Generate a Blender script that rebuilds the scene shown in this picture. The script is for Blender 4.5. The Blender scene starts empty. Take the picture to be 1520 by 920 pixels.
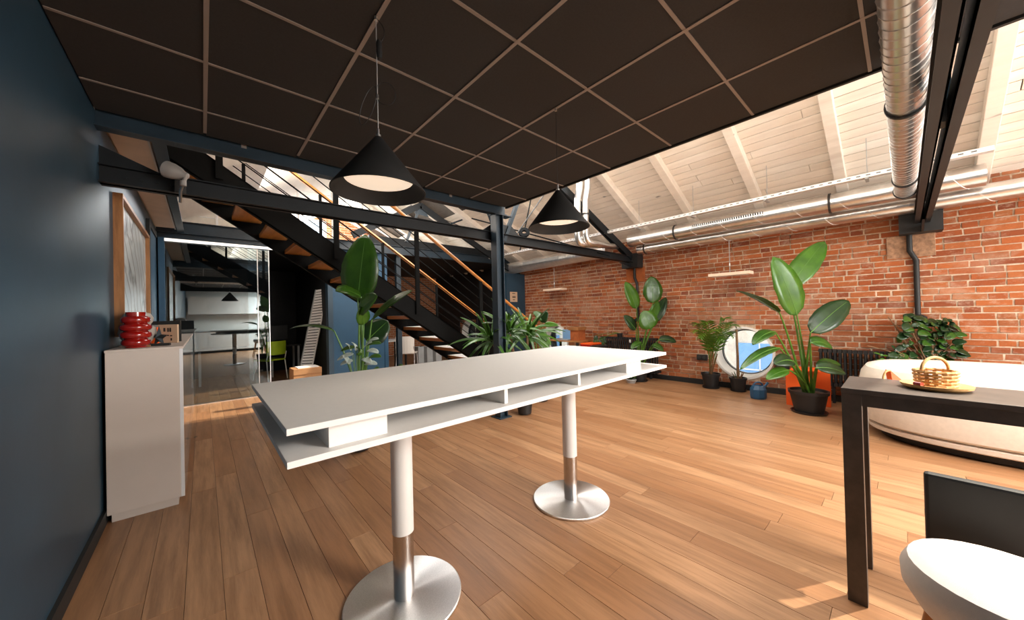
import bpy, bmesh, math, random
from mathutils import Vector, Matrix
random.seed(7)
SC = bpy.context.scene
COL = SC.collection
PI = math.pi
# ------------------------------------------------------------------ camera
# world: x runs towards the brick wall, y towards the glass door, z up, floor at 0
FPX, YAW, PITCH, ROLL, CH = 517.134, 0.8447, 0.0088, -0.0242, 1.36
_F = Vector((math.cos(YAW)*math.cos(PITCH), math.sin(YAW)*math.cos(PITCH), math.sin(PITCH)))
_R = Vector((math.sin(YAW), -math.cos(YAW), 0)); _U = _R.cross(_F)
_R, _U = math.cos(ROLL)*_R+math.sin(ROLL)*_U, -math.sin(ROLL)*_R+math.cos(ROLL)*_U
CAM = Vector((0, 0, CH))
cd = bpy.data.cameras.new('camera'); co = bpy.data.objects.new('camera', cd); COL.objects.link(co)
cd.sensor_width = 36; cd.lens = FPX/1520*36; cd.clip_start = 0.02
co.matrix_world = Matrix(((_R.x, _U.x, -_F.x, 0), (_R.y, _U.y, -_F.y, 0), (_R.z, _U.z, -_F.z, CH), (0, 0, 0, 1)))
SC.camera = co
def ray(px, py): return _F+_R*((px-760)/FPX)-_U*((py-460)/FPX)
def at(px, py, d): return CAM+ray(px, py)*d                    # a point d metres in front of the lens plane
def aty(px, py, Y): r = ray(px, py); return CAM+r*(Y/r.y)
def atx(px, py, X): r = ray(px, py); return CAM+r*(X/r.x)
def atz(px, py, Z): r = ray(px, py); return CAM+r*((Z-CH)/r.z)
def proj(P):
    P = Vector(P)-CAM; d = P.dot(_F)
    return (760+FPX*P.dot(_R)/d, 460-FPX*P.dot(_U)/d, d) if d > .05 else None
# ------------------------------------------------------------------ world, sun, daylight, exposure
W = bpy.data.worlds.new('sky'); SC.world = W; W.use_nodes = True
bg = W.node_tree.nodes['Background']; bg.inputs[0].default_value = (.80, .90, 1, 1); bg.inputs[1].default_value = 2.6
SC.view_settings.view_transform = 'Standard'; SC.view_settings.look = 'None'
SC.view_settings.gamma = 1; SC.view_settings.use_curve_mapping = False
SC.view_settings.exposure = 0.0
def light(name, kind, loc, direction, energy, color=(1, 1, 1), sx=1, sy=1):
    l = bpy.data.lights.new(name, kind); l.energy = energy; l.color = color
    if kind == 'AREA': l.shape = 'RECTANGLE'; l.size = sx; l.size_y = sy
    o = bpy.data.objects.new(name, l); COL.objects.link(o); o.location = loc
    z = -Vector(direction).normalized(); y = Vector((0, 1, 0)) if abs(z.y) < .9 else Vector((0, 0, 1))
    x = y.cross(z).normalized(); y = z.cross(x)
    o.rotation_euler = Matrix((x, y, z)).transposed().to_euler()
    return o
s = light('sun', 'SUN', (8, -4, 9), (-.55, .30, -.80), 6, (1, .88, .70)); s.data.angle = .012
DAY = (1, .95, .88)
light('skylight_ridge', 'AREA', (4.02, 1.6, 3.98), (-.45, 0, -.89), 370, DAY, 1.3, 8.5)
light('skylight_platform', 'AREA', (1.2, 1.4, 3.72), (.45, 0, -.89), 820, DAY, 2.6, 8.5)
light('skylight_stair', 'AREA', (1.05, 5.5, 3.66), (.45, 0, -.89), 360, (.93, .97, 1), 2.4, 2.6)
light('roof_fill', 'AREA', (.7, 2.2, 3.28), (1, 0, .06), 185, DAY, .4, 9.0)  # added fill to brighten the roof boards; no window stands here
light('window_daylight_rear', 'AREA', (4.0, -4.5, 1.75), (-.25, 1, -.10), 400, (1, .95, .88), 3.5, 2.0)
light('window_daylight_upper', 'AREA', (1.6, 11.7, 3.7), (0, -1, -.1), 480, (.93, .97, 1), 2.5, 1.2)
# ------------------------------------------------------------------ materials
MATS = {}
def nt(name):
    m = bpy.data.materials.new(name); m.use_nodes = True; MATS[name] = m
    t = m.node_tree; return m, t, t.nodes, t.links, t.nodes['Principled BSDF']
def node(t, typ, **kw):
    n = t.nodes.new(typ)
    for k, v in kw.items():
        if k.startswith('i_'): n.inputs[k[2:].replace('_', ' ')].default_value = v
        else: setattr(n, k, v)
    return n
def ramp(t, fac, stops):
    r = t.nodes.new('ShaderNodeValToRGB'); e = r.color_ramp.elements
    while len(e) < len(stops): e.new(.5)
    for q, (p, c) in zip(e, stops): q.position = p; q.color = (*c, 1)
    t.links.new(fac, r.inputs[0]); return r.outputs[0]
def pos(t, scale):
    g = t.nodes.new('ShaderNodeNewGeometry'); m = t.nodes.new('ShaderNodeMapping'); m.inputs['Scale'].default_value = scale
    t.links.new(g.outputs['Position'], m.inputs['Vector']); return m.outputs[0]
def noise(t, vec, scale, detail=4, rough=.6):
    n = node(t, 'ShaderNodeTexNoise'); n.inputs['Scale'].default_value = scale; n.inputs['Detail'].default_value = detail
    n.inputs['Roughness'].default_value = rough; t.links.new(vec, n.inputs['Vector']); return n.outputs['Fac']
def bump(t, fac, bsdf, strength=.2, dist=.01):
    b = node(t, 'ShaderNodeBump'); b.inputs['Strength'].default_value = strength; b.inputs['Distance'].default_value = dist
    t.links.new(fac, b.inputs['Height']); t.links.new(b.outputs[0], bsdf.inputs['Normal'])
def rnd(t):
    g = t.nodes.new('ShaderNodeNewGeometry'); o = t.nodes.new('ShaderNodeObjectInfo')
    a = node(t, 'ShaderNodeMath', operation='ADD'); f = node(t, 'ShaderNodeMath', operation='FRACT')
    t.links.new(g.outputs['Random Per Island'], a.inputs[0]); t.links.new(o.outputs['Random'], a.inputs[1])
    t.links.new(a.outputs[0], f.inputs[0]); return f.outputs[0]
def mul(t, a, b, op='MULTIPLY'):
    m = node(t, 'ShaderNodeMath', operation=op)
    for i, v in enumerate((a, b)):
        if isinstance(v, (int, float)): m.inputs[i].default_value = v
        else: t.links.new(v, m.inputs[i])
    return m.outputs[0]
def mixc(t, fac, a, b):
    m = node(t, 'ShaderNodeMix', data_type='RGBA')
    for i, v in ((0, fac), (6, a), (7, b)):
        if hasattr(v, 'is_linked'): t.links.new(v, m.inputs[i])
        elif i == 0: m.inputs[0].default_value = v
        else: m.inputs[i].default_value = (*v, 1)
    return m.outputs[2]
def plain(name, col, rough=.5, metal=0, var=.08, scale=6, spec=.5, coat=0, bmp=0, alpha=None):
    m, t, N, L, b = nt(name)
    n = noise(t, pos(t, (1, 1, 1)), scale)
    lo = tuple(c*(1-var) for c in col); hi = tuple(min(1, c*(1+var)) for c in col)
    L.new(ramp(t, n, [(.3, lo), (.7, hi)]), b.inputs['Base Color'])
    b.inputs['Roughness'].default_value = rough; b.inputs['Metallic'].default_value = metal
    b.inputs['Specular IOR Level'].default_value = spec; b.inputs['Coat Weight'].default_value = coat
    if bmp: bump(t, noise(t, pos(t, (1, 1, 1)), scale*12), b, bmp, .004)
    return m
plain('white_laminate', (.76, .745, .725), .5, spec=.3, var=.015, scale=40, bmp=.03)
plain('white_paint', (.74, .72, .70), .45, var=.02)
plain('cabinet_white', (.60, .53, .475), .55, var=.02)
plain('cabinet_gloss', (.75, .77, .80), .05, var=.01, coat=.6)
plain('blue_wall', (.020, .054, .088), .45, var=.18, scale=1.6, bmp=.05)
plain('blue_panel', (.020, .080, .155), .55, var=.12, scale=2)
plain('black_steel', (.007, .0095, .012), .5, var=.25, scale=5, spec=.35)
plain('stair_black', (.003, .003, .003), .65, spec=.1)
plain('cast_black', (.006, .007, .008), .85, spec=.12)
plain('blue_steel', (.018, .034, .050), .36, var=.22, scale=4, spec=.5)
plain('matt_black', (.012, .012, .012), .6, var=.2)
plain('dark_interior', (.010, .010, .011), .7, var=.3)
plain('ceiling_tile', (.028, .0255, .0235), .85, var=.12, scale=90, bmp=.12)
plain('grid_metal', (.27, .225, .195), .45, var=.05)
plain('galvanised', (.76, .76, .755), .30, 1, .10, 9)
plain('galvanised_seam', (.80, .78, .75), .45, .3, .05)
plain('tray_white', (.70, .68, .66), .4, .2)
plain('clamp_black', (.03, .03, .03), .5)
plain('pot_black', (.014, .014, .015), .45, var=.2)
plain('soil', (.05, .03, .02), .95, var=.4, scale=40)
plain('cream_fabric', (.72, .64, .55), .9, var=.05, scale=30, bmp=.2)
plain('white_fabric', (.78, .73, .67), .9, var=.03, scale=60, bmp=.25)
plain('dark_wood', (.068, .054, .045), .42, var=.25, scale=14)
plain('red_gloss', (.30, .007, .004), .12, var=.05, coat=.6)
plain('grey_ceramic', (.42, .38, .34), .5, var=.06)
plain('orange', (.85, .11, .012), .5, var=.04)
plain('brass', (.75, .50, .22), .25, 1)
plain('star_metal', (.05, .06, .07), .3, .8)
plain('cardboard', (.45, .23, .10), .8, var=.08)
plain('paper', (.82, .80, .76), .8, var=.03)
plain('kraft_paper', (.60, .42, .28), .8, var=.05)
plain('ink', (.02, .02, .02), .8)
plain('lime', (.33, .45, .01), .6)
plain('can_blue', (.02, .09, .19), .35, var=.1)
plain('terracotta', (.36, .095, .022), .9, var=.22, scale=14, bmp=.3)
plain('render_patch', (.34, .19, .11), .95, var=.45, scale=18, bmp=.5)
plain('rattan', (.62, .34, .12), .6, var=.25, scale=60, bmp=.3)
plain('stone_grey', (.36, .37, .37), .35, var=.1)
plain('spot_white', (.34, .32, .30), .4, var=.05)
plain('plaster_white', (.78, .75, .71), .8, var=.03)
plain('house_render', (.80, .66, .52), .9, var=.15, scale=3)
plain('door_blue', (.22, .42, .70), .7, var=.05)
plain('picture_print', (.42, .47, .50), .35, var=.0)
plain('timber_plate', (.82, .65, .50), .6, var=.06, scale=5)
plain('old_bulb', (.8, .6, .3), .4)
def wood(name, c0, c1, rough=.4, scale=(30, 2.2, 30), coat=0, dk=.60):
    m, t, N, L, b = nt(name); r = rnd(t)
    p = pos(t, scale); off = node(t, 'ShaderNodeVectorMath', operation='ADD'); L.new(p, off.inputs[0])
    cx = node(t, 'ShaderNodeCombineXYZ'); L.new(mul(t, r, 37.0), cx.inputs[0]); L.new(mul(t, r, 91.0), cx.inputs[1]); L.new(cx.outputs[0], off.inputs[1])
    g0 = noise(t, off.outputs[0], 1.0, 6, .68); g2 = noise(t, off.outputs[0], .28, 2, .5)
    g = ramp(t, g0, [(.34, (.0, .0, .0)), (.60, (1, 1, 1))])
    base = mixc(t, r, c0, c1)
    dark = mixc(t, g, tuple(c*dk for c in c0), base)
    light_ = mixc(t, mul(t, g2, .55), dark, base)
    k = noise(t, pos(t, (7, 3.2, 7)), 1.1, 1, .4)
    kn = ramp(t, k, [(.17, (1, 1, 1)), (.215, (0, 0, 0))])
    L.new(mixc(t, kn, light_, tuple(c*.22 for c in c0)), b.inputs['Base Color'])
    b.inputs['Roughness'].default_value = rough; b.inputs['Coat Weight'].default_value = coat
    bump(t, g, b, .08, .003); return m
wood('floor_wood', (.325, .155, .070), (.47, .262, .135), .36, (22, 1.5, 22))
wood('roof_board', (.78, .69, .59), (.88, .81, .72), .75, (9, 1.2, 9), 0, .90)
wood('stair_wood', (.50, .185, .035), (.58, .235, .05), .35, (20, 3, 20), .3)
wood('frame_wood', (.36, .15, .05), (.42, .19, .065), .45, (30, 3, 3))
def brick_mat(name, light_amt):
    m, t, N, L, b = nt(name); r = rnd(t)
    base = ramp(t, r, [(0, (.20, .042, .010)), (.25, (.34, .080, .016)), (.55, (.45, .120, .026)), (.8, (.40, .135, .040)), (1, (.27, .075, .022))])
    n = noise(t, pos(t, (1, 1, 1)), 28, 5, .7)
    c = mixc(t, mul(t, n, .55), base, (.18, .045, .02))
    big = noise(t, pos(t, (1, .8, 1.2)), 1.6, 6, .72)
    pale = ramp(t, big, [(.50, (0, 0, 0)), (.66, (light_amt,)*3)])
    fine = noise(t, pos(t, (1, .7, 1.2)), 8, 6, .78)
    pale2 = ramp(t, fine, [(.52, (0, 0, 0)), (.66, (.55,)*3)])
    c = mixc(t, mul(t, mul(t, pale, pale2, 'MAXIMUM'), mul(t, n, 1.5)), c, (.60, .46, .35))
    L.new(c, b.inputs['Base Color']); b.inputs['Roughness'].default_value = .88
    bump(t, n, b, .6, .008); return m
brick_mat('brick', .38)
m, t, N, L, b = nt('mortar')
n = noise(t, pos(t, (1, 1, 1)), 22, 5, .7); L.new(ramp(t, n, [(.3, (.42, .29, .19)), (.7, (.72, .58, .45))]), b.inputs['Base Color']); b.inputs['Roughness'].default_value = .95
bump(t, n, b, .5, .01)
m, t, N, L, b = nt('far_brick')
g = node(t, 'ShaderNodeNewGeometry'); sp = node(t, 'ShaderNodeSeparateXYZ'); L.new(g.outputs['Position'], sp.inputs[0])
cb = node(t, 'ShaderNodeCombineXYZ'); L.new(sp.outputs[0], cb.inputs[0]); L.new(sp.outputs[2], cb.inputs[1])
bt = node(t, 'ShaderNodeTexBrick'); bt.inputs['Scale'].default_value = 1; bt.inputs['Brick Width'].default_value = .22; bt.inputs['Row Height'].default_value = .077
bt.inputs['Mortar Size'].default_value = .008; bt.inputs['Color1'].default_value = (.38, .12, .04, 1); bt.inputs['Color2'].default_value = (.46, .17, .07, 1); bt.inputs['Mortar'].default_value = (.5, .37, .27, 1)
L.new(cb.outputs[0], bt.inputs['Vector']); L.new(bt.outputs[0], b.inputs['Base Color']); b.inputs['Roughness'].default_value = .9
# brushed steel disc: radial scratches
m, t, N, L, b = nt('brushed_steel')
b.inputs['Metallic'].default_value = 1; b.inputs['Roughness'].default_value = .36
n = noise(t, pos(t, (60, 60, 4)), 3, 3); L.new(ramp(t, n, [(.3, (.70, .70, .71)), (.7, (.84, .84, .85))]), b.inputs['Base Color'])
b.inputs['Anisotropic'].default_value = .9
tg = node(t, 'ShaderNodeTangent', direction_type='RADIAL', axis='Z'); L.new(tg.outputs[0], b.inputs['Tangent'])
plain('steel_tube', (.62, .60, .58), .24, 1, .06, 4)
def leaf_mat(name, c, c2, rough=.32):
    m, t, N, L, b = nt(name); n = noise(t, pos(t, (1, 1, 1)), 7)
    L.new(ramp(t, n, [(.3, c), (.7, c2)]), b.inputs['Base Color']); b.inputs['Roughness'].default_value = rough
    b.inputs['Subsurface Weight'].default_value = 0; b.inputs['Coat Weight'].default_value = .15
    tr = node(t, 'ShaderNodeBsdfTranslucent'); tr.inputs[0].default_value = (c2[0]*1.6, c2[1]*1.6, c2[2], 1)
    mx = node(t, 'ShaderNodeMixShader'); mx.inputs[0].default_value = .22
    L.new(b.outputs[0], mx.inputs[1]); L.new(tr.outputs[0], mx.inputs[2]); L.new(mx.outputs[0], N['Material Output'].inputs[0])
leaf_mat('leaf_mid', (.018, .062, .007), (.042, .120, .011))
leaf_mat('leaf_bright', (.030, .098, .008), (.070, .185, .014))
leaf_mat('leaf_dark', (.009, .030, .009), (.020, .055, .015))
leaf_mat('leaf_palm', (.065, .145, .014), (.12, .23, .025))
leaf_mat('leaf_silver', (.42, .50, .50), (.66, .72, .72), .3)
plain('stem_green', (.07, .18, .02), .4, var=.2)
plain('stem_brown', (.20, .11, .05), .7, var=.25, scale=20)
def emit(name, col, s):
    m, t, N, L, b = nt(name); b.inputs['Base Color'].default_value = (*col, 1)
    b.inputs['Emission Color'].default_value = (*col, 1); b.inputs['Emission Strength'].default_value = s
emit('lamp_diffuser', (1, .84, .66), .62)
emit('led_strip', (1, .96, .90), .9)
def glass(name, tint, spec_ior=1.5, base=.0):
    m, t, N, L, b = nt(name); N.remove(b)
    tr = node(t, 'ShaderNodeBsdfTransparent'); tr.inputs[0].default_value = (*tint, 1)
    gl = node(t, 'ShaderNodeBsdfGlossy'); gl.inputs['Roughness'].default_value = .0; gl.inputs[0].default_value = (.84, .95, 1, 1)
    fr = node(t, 'ShaderNodeFresnel'); fr.inputs[0].default_value = spec_ior
    f2 = mul(t, mul(t, fr.outputs[0], 1.8), base, 'ADD')
    mx = node(t, 'ShaderNodeMixShader'); L.new(f2, mx.inputs[0]); L.new(tr.outputs[0], mx.inputs[1]); L.new(gl.outputs[0], mx.inputs[2])
    L.new(mx.outputs[0], N['Material Output'].inputs[0])
glass('door_glass', (.86, .93, .96), 1.6, .10)
glass('window_glass', (.97, .99, 1))
# ------------------------------------------------------------------ mesh helpers
def ortho(d):
    d = Vector(d).normalized(); a = Vector((0, 0, 1)) if abs(d.z) < .9 else Vector((1, 0, 0))
    u = d.cross(a).normalized(); return u, u.cross(d).normalized() if False else d.cross(u).normalized()
class MB:
    def __init__(s): s.v = []; s.f = []; s.sm = False
    def add(s, v, f):
        o = len(s.v); s.v += [tuple(p) for p in v]; s.f += [tuple(i+o for i in q) for q in f]; return s
    def box(s, x0, x1, y0, y1, z0, z1, M=None):
        v = [Vector((x, y, z)) for z in (z0, z1) for y in (y0, y1) for x in (x0, x1)]
        if M: v = [M @ p for p in v]
        return s.add(v, [(0, 2, 3, 1), (4, 5, 7, 6), (0, 1, 5, 4), (2, 6, 7, 3), (0, 4, 6, 2), (1, 3, 7, 5)])
    def bar(s, a, b, w, h, up=(0, 0, 1)):
        a, b = Vector(a), Vector(b); d = (b-a).normalized(); u = d.cross(Vector(up)).normalized(); n = u.cross(d)
        v = [p+u*(sx*w/2)+n*(sz*h/2) for p in (a, b) for sz in (-1, 1) for sx in (-1, 1)]
        return s.add(v, [(0, 1, 3, 2), (4, 6, 7, 5), (0, 4, 5, 1), (2, 3, 7, 6), (0, 2, 6, 4), (1, 5, 7, 3)])
    def tube(s, pts, r, n=10, caps=True):
        pts = [Vector(p) for p in pts]; rs = r if isinstance(r, (list, tuple)) else [r]*len(pts); s.sm = True
        u = None; rings = []
        for i, p in enumerate(pts):
            d = (pts[min(i+1, len(pts)-1)]-pts[max(i-1, 0)]).normalized()
            if u is None: u = ortho(d)[0]
            u = (u-d*u.dot(d)).normalized(); w = d.cross(u)
            rings.append([p+(u*math.cos(2*PI*k/n)+w*math.sin(2*PI*k/n))*rs[i] for k in range(n)])
        v = [q for R_ in rings for q in R_]; f = []
        for i in range(len(pts)-1):
            for k in range(n): k2 = (k+1) % n; f.append((i*n+k, i*n+k2, (i+1)*n+k2, (i+1)*n+k))
        if caps: f.append(tuple(range(n-1, -1, -1))); f.append(tuple(range((len(pts)-1)*n, len(pts)*n)))
        return s.add(v, f)
    def lathe(s, prof, c=(0, 0, 0), n=28, closed=False, M=None):
        s.sm = True; v = []; f = []; m_ = len(prof)
        for r, z in prof:
            for k in range(n):
                p = Vector((r*math.cos(2*PI*k/n), r*math.sin(2*PI*k/n), z))
                v.append((M @ p if M else p)+Vector(c))
        for i in range(m_ if closed else m_-1):
            j = (i+1) % m_
            for k in range(n): k2 = (k+1) % n; f.append((i*n+k, i*n+k2, j*n+k2, j*n+k))
        if not closed:
            if prof[0][0] > 1e-5: f.append(tuple(range(n-1, -1, -1)))
            if prof[-1][0] > 1e-5: f.append(tuple(range((m_-1)*n, m_*n)))
        return s.add(v, f)
    def prism(s, poly, d):
        poly = [Vector(p) for p in poly]; d = Vector(d); n = len(poly)
        return s.add(poly+[p+d for p in poly], [tuple(range(n-1, -1, -1)), tuple(range(n, 2*n))]+[(i, (i+1) % n, (i+1) % n+n, i+n) for i in range(n)])
    def build(s, name, mat, parent=None, bevel=0, smooth=None, label=None, kind=None):
        me = bpy.data.meshes.new(name); me.from_pydata(s.v, [], s.f); me.materials.append(MATS[mat])
        bm = bmesh.new(); bm.from_mesh(me)
        if len(s.v) < 40000: bmesh.ops.recalc_face_normals(bm, faces=bm.faces)
        if bevel: bmesh.ops.bevel(bm, geom=list(bm.edges), offset=bevel, segments=2, affect='EDGES', profile=.5)
        bm.to_mesh(me); bm.free()
        if s.sm if smooth is None else smooth:
            me.shade_smooth(); me.set_sharp_from_angle(angle=math.radians(38))
        o = bpy.data.objects.new(name, me); COL.objects.link(o)
        if parent is not None: o.parent = parent; o.matrix_parent_inverse = parent.matrix_basis.inverted()
        if label: o['label'] = label
        if kind: o['kind'] = kind
        return o
def box(*a, **k): return MB().box(*a, **k)
def bx(name, mat, parent, *a, bevel=0, **k): return MB().box(*a).build(name, mat, parent, bevel, **k)
def tag(o, label, cat, group=None):
    o['label'] = label; o['category'] = cat
    if group: o['group'] = group
    return o
def thing(name, loc, label, cat, group=None):
    o = bpy.data.objects.new(name, None); COL.objects.link(o); o.location = loc; o.empty_display_size = .1
    return tag(o, label, cat, group)
def struct(name, mb, mat, **k): o = mb.build(name, mat, **k); o['kind'] = 'structure'; return o
def shell(name, loc=(0, 0, 0)):
    o = bpy.data.objects.new(name, None); COL.objects.link(o); o.location = loc; o['kind'] = 'structure'; return o
def inst(name, me, loc, parent, rot=None):
    o = bpy.data.objects.new(name, me); COL.objects.link(o); o.location = loc
    if rot: o.rotation_euler = rot
    o.parent = parent; o.matrix_parent_inverse = parent.matrix_basis.inverted(); return o
def bez(a, b, c, n=8):
    a, b, c = Vector(a), Vector(b), Vector(c)
    return [(1-t)**2*a+2*t*(1-t)*b+t*t*c for t in [i/n for i in range(n+1)]]
# ------------------------------------------------------------------ floor
XL, XB, YF, YB, YG = -.52, 6.70, -4.6, 11.8, 7.6
fl = struct('floor', box(XL-.2, XB+.4, YF, YB, -.12, -.014), 'dark_wood')
PW = .146
cells = []; row = 0; x = XL
while x < XB-.01:
    x1 = min(x+PW, XB); y = YF-random.uniform(0, 1.6)
    while y < YB:
        L_ = random.choice((1.2, 1.6, 2.0, 2.0)); y0, y1 = max(y, YF), min(y+L_, YB)
        if y1-y0 > .05: cells.append((x, x1, y0, y1))
        y += L_
    x = x1; row += 1
def vis(P, area):
    q = proj(P)
    if not q or not (-40 < q[0] < 1560 and -60 < q[1] < 980): return 0
    return area/(q[2]**2)
def pv(c):
    best = 0
    for k in range(5):
        y = c[2]+(c[3]-c[2])*k/4; best = max(best, vis((.5*(c[0]+c[1]), y, 0), (c[1]-c[0])*(c[3]-c[2])))
    return best
cells.sort(key=lambda c: -pv(c))
cache = {}
def plankmesh(w, l):
    k = (round(w, 3), round(l, 3))
    if k not in cache:
        o = MB().box(0, w-.0016, 0, l-.0016, -.014, 0).build('plank', 'floor_wood', None, .0012); cache[k] = o.data; bpy.data.objects.remove(o)
    return cache[k]
for c in cells[:300]: inst('plank', plankmesh(c[1]-c[0], c[3]-c[2]), (c[0], c[2], random.uniform(-.0006, 0)), fl)
mb = MB()
for c in cells[300:]: mb.box(c[0], c[1]-.0016, c[2], c[3]-.0016, -.014, 0)
mb.build('planking', 'floor_wood', fl, kind='stuff')
# ------------------------------------------------------------------ brick wall with round windows
wr = shell('wall_right', (XB, 3, 0))
WINS = [(1.80, .605, .415), (5.93, .615, .415), (9.75, .72, .415)]
def chord(z0, z1, r_extra=0):
    out = []
    for cy, cz, r in WINS:
        r += r_extra; d = 0 if z0 <= cz <= z1 else min(abs(z0-cz), abs(z1-cz))
        if d < r: h = math.sqrt(r*r-d*d); out.append((cy-h, cy+h))
    return out
def cut(a, b, cs):
    segs = [(a, b)]
    for c0, c1 in cs:
        n_ = []
        for p, q in segs:
            if q <= c0 or p >= c1: n_.append((p, q))
            else:
                if p < c0: n_.append((p, c0))
                if q > c1: n_.append((c1, q))
        segs = n_
    return [q for q in segs if q[1]-q[0] > .012]
YW0, YW1, ZT = -4.6, 11.8, 2.86
mb = MB(); z = 0
while z < ZT:
    for p, q in cut(YW0, YW1, chord(z, z+.02, .006)): mb.box(XB+.010, XB+.30, p, q, z, z+.0201)
    z += .02
mb.build('mortar_bed', 'mortar', wr)
CHh, MJ = .0765, .015
bricks = []; r_ = 0; z = .09
while z+CHh < ZT:
    y = YW0-random.uniform(0, .2); head = r_ % 2 == 0
    k = r_
    while y < YW1:
        l = (.245 if (k+r_//2) % 2 == 0 else .118)*random.choice((.95, 1, 1, 1.05)); k += 1
        for p, q in cut(max(y, YW0), min(y+l, YW1), chord(z, z+CHh-MJ, .03)):
            bricks.append((p, q, z, z+CHh-MJ))
        y += l+MJ
    z += CHh; r_ += 1
def bvis(c):
    q = proj((XB, .5*(c[0]+c[1]), .5*(c[2]+c[3])))
    if not q or not (600 < q[0] < 1373 and 310 < q[1] < 600): return 0
    return (c[1]-c[0]+.0)/(q[2]**2)*(1 if c[3] < 2.55 else .2)
bricks.sort(key=lambda c: -bvis(c))
bc = {}
def brickmesh(l, h, var):
    k = (round(l, 2), var)
    if k not in bc:
        rg = random.Random(var*7+int(l*100)); mb = MB(); l = round(l, 2)
        mb.box(0, .03, 0, l, 0, h); mb.v = [(a+rg.uniform(-.004, .003), b_+rg.uniform(-.003, .003), c_+rg.uniform(-.003, .003)) for a, b_, c_ in mb.v]
        o = mb.build('brick', 'brick', None, .004); bc[k] = o.data; bpy.data.objects.remove(o)
    return bc[k]
for i, c in enumerate(bricks[:300]):
    inst('brick', brickmesh(c[1]-c[0], c[3]-c[2], i % 3), (XB+random.uniform(-.004, .006), c[0], c[2]), wr)
mb = MB()
for c in bricks[300:]:
    d = random.uniform(-.004, .006); j = lambda: random.uniform(-.003, .003)
    o = len(mb.v); mb.box(XB+d, XB+.03, c[0], c[1], c[2], c[3])
    mb.v[o:] = [(a+j(), b_+j(), c_+j()) for a, b_, c_ in mb.v[o:]]
mb.build('brickwork', 'brick', wr, kind='stuff')
# round windows
RY = Matrix(((0, 0, 1), (1, 0, 0), (0, 1, 0)))      # lathe axis z -> world x
for i, (cy, cz, r) in enumerate(WINS):
    w = shell('window_%d' % (i+1), (XB, cy, cz))
    c = (XB, cy, cz)
    MB().lathe([(r+.022, -.006), (r+.022, .03), (r, .03), (r-.02, .27), (r-.02, .30), (r-.04, .30), (r-.04, .262), (r-.010, -.006)], c, 48, True, RY).build('reveal', 'plaster_white', w)
    MB().lathe([(r-.03, .235), (r-.052, .235), (r-.052, .295), (r-.03, .295)], c, 48, True, RY).build('frame', 'star_metal', w)
    MB().lathe([(0, .272), (r-.05, .272), (r-.05, .278), (0, .278)], c, 48, False, RY).build('pane', 'window_glass', w)
# the neighbour's wall outside the round windows
nb = thing('neighbour_house', (13, 3, 0), 'pale rendered house facade seen outside through the round windows', 'building')
bx('facade', 'house_render', nb, 13, 13.3, -8, 22, -3, 6)
for y0 in (1.9, 11.2):
    bx('shutter', 'door_blue', nb, 12.93, 13, y0, y0+1.75, -2.6, .22)
    bx('shutter_rail', 'paper', nb, 12.9, 12.93, y0, y0+1.75, -.62, -.58); bx('shutter_rail', 'paper', nb, 12.9, 12.93, y0+1.1, y0+1.13, -2.6, .22)
gr = struct('ground_outside', box(XB+.45, 14, -9, 23, -3.2, -3.0), 'plaster_white')
br = struct('baseboard_right', box(XB-.028, XB+.02, YW0, 6.9, 0, .085), 'matt_black', bevel=.004)
# ------------------------------------------------------------------ other walls
struct('wall_left', box(XL-.2, XL, YF, YB, 0, 2.78), 'blue_wall')
struct('baseboard_left', box(XL, XL+.018, YF, YG, 0, .09), 'matt_black')
wf = struct('wall_front', MB().box(XL-.2, 2.6, YF-.2, YF, 0, 4.6).box(6.2, XB+.4, YF-.2, YF, 0, 4.6).box(2.6, 6.2, YF-.2, YF, 0, .7).box(2.6, 6.2, YF-.2, YF, 3.4, 4.6), 'plaster_white')
w4 = shell('window_4', (3.3, YF, .7))
MB().box(2.6, 6.2, YF-.14, YF-.06, .7, .76).box(2.6, 6.2, YF-.14, YF-.06, 3.34, 3.4).box(2.6, 6.2, YF-.14, YF-.06, 2.74, 2.8).build('frame', 'black_steel', w4)
for i in range(5): bx('mullion', 'black_steel', w4, 2.6+i*.885, 2.66+i*.885, YF-.14, YF-.06, .76, 3.34)
for i in range(4): bx('pane', 'window_glass', w4, 2.66+i*.885, 2.6+(i+1)*.885, YF-.104, YF-.096, .76, 3.34)
bk = struct('wall_back', MB().box(XL-.2, XB+.4, YB, YB+.2, 0, 3.05).box(XL-.2, .3, YB, YB+.2, 3.05, 5).box(2.9, XB+.4, YB, YB+.2, 3.05, 5).box(.3, 2.9, YB, YB+.2, 4.35, 5), 'far_brick')
w5 = shell('window_5', (1.6, YB, 3.05))
MB().box(.3, 2.9, YB+.02, YB+.1, 3.05, 3.11).box(.3, 2.9, YB+.02, YB+.1, 4.29, 4.35).build('frame', 'white_paint', w5)
for i in range(5): bx('mullion', 'white_paint', w5, .3+i*.6325, .37+i*.6325, YB+.02, YB+.1, 3.11, 4.29)
for i in range(4): bx('pane', 'window_glass', w5, .37+i*.6325, .3+(i+1)*.6325, YB+.05, YB+.06, 3.11, 4.29)
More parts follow.
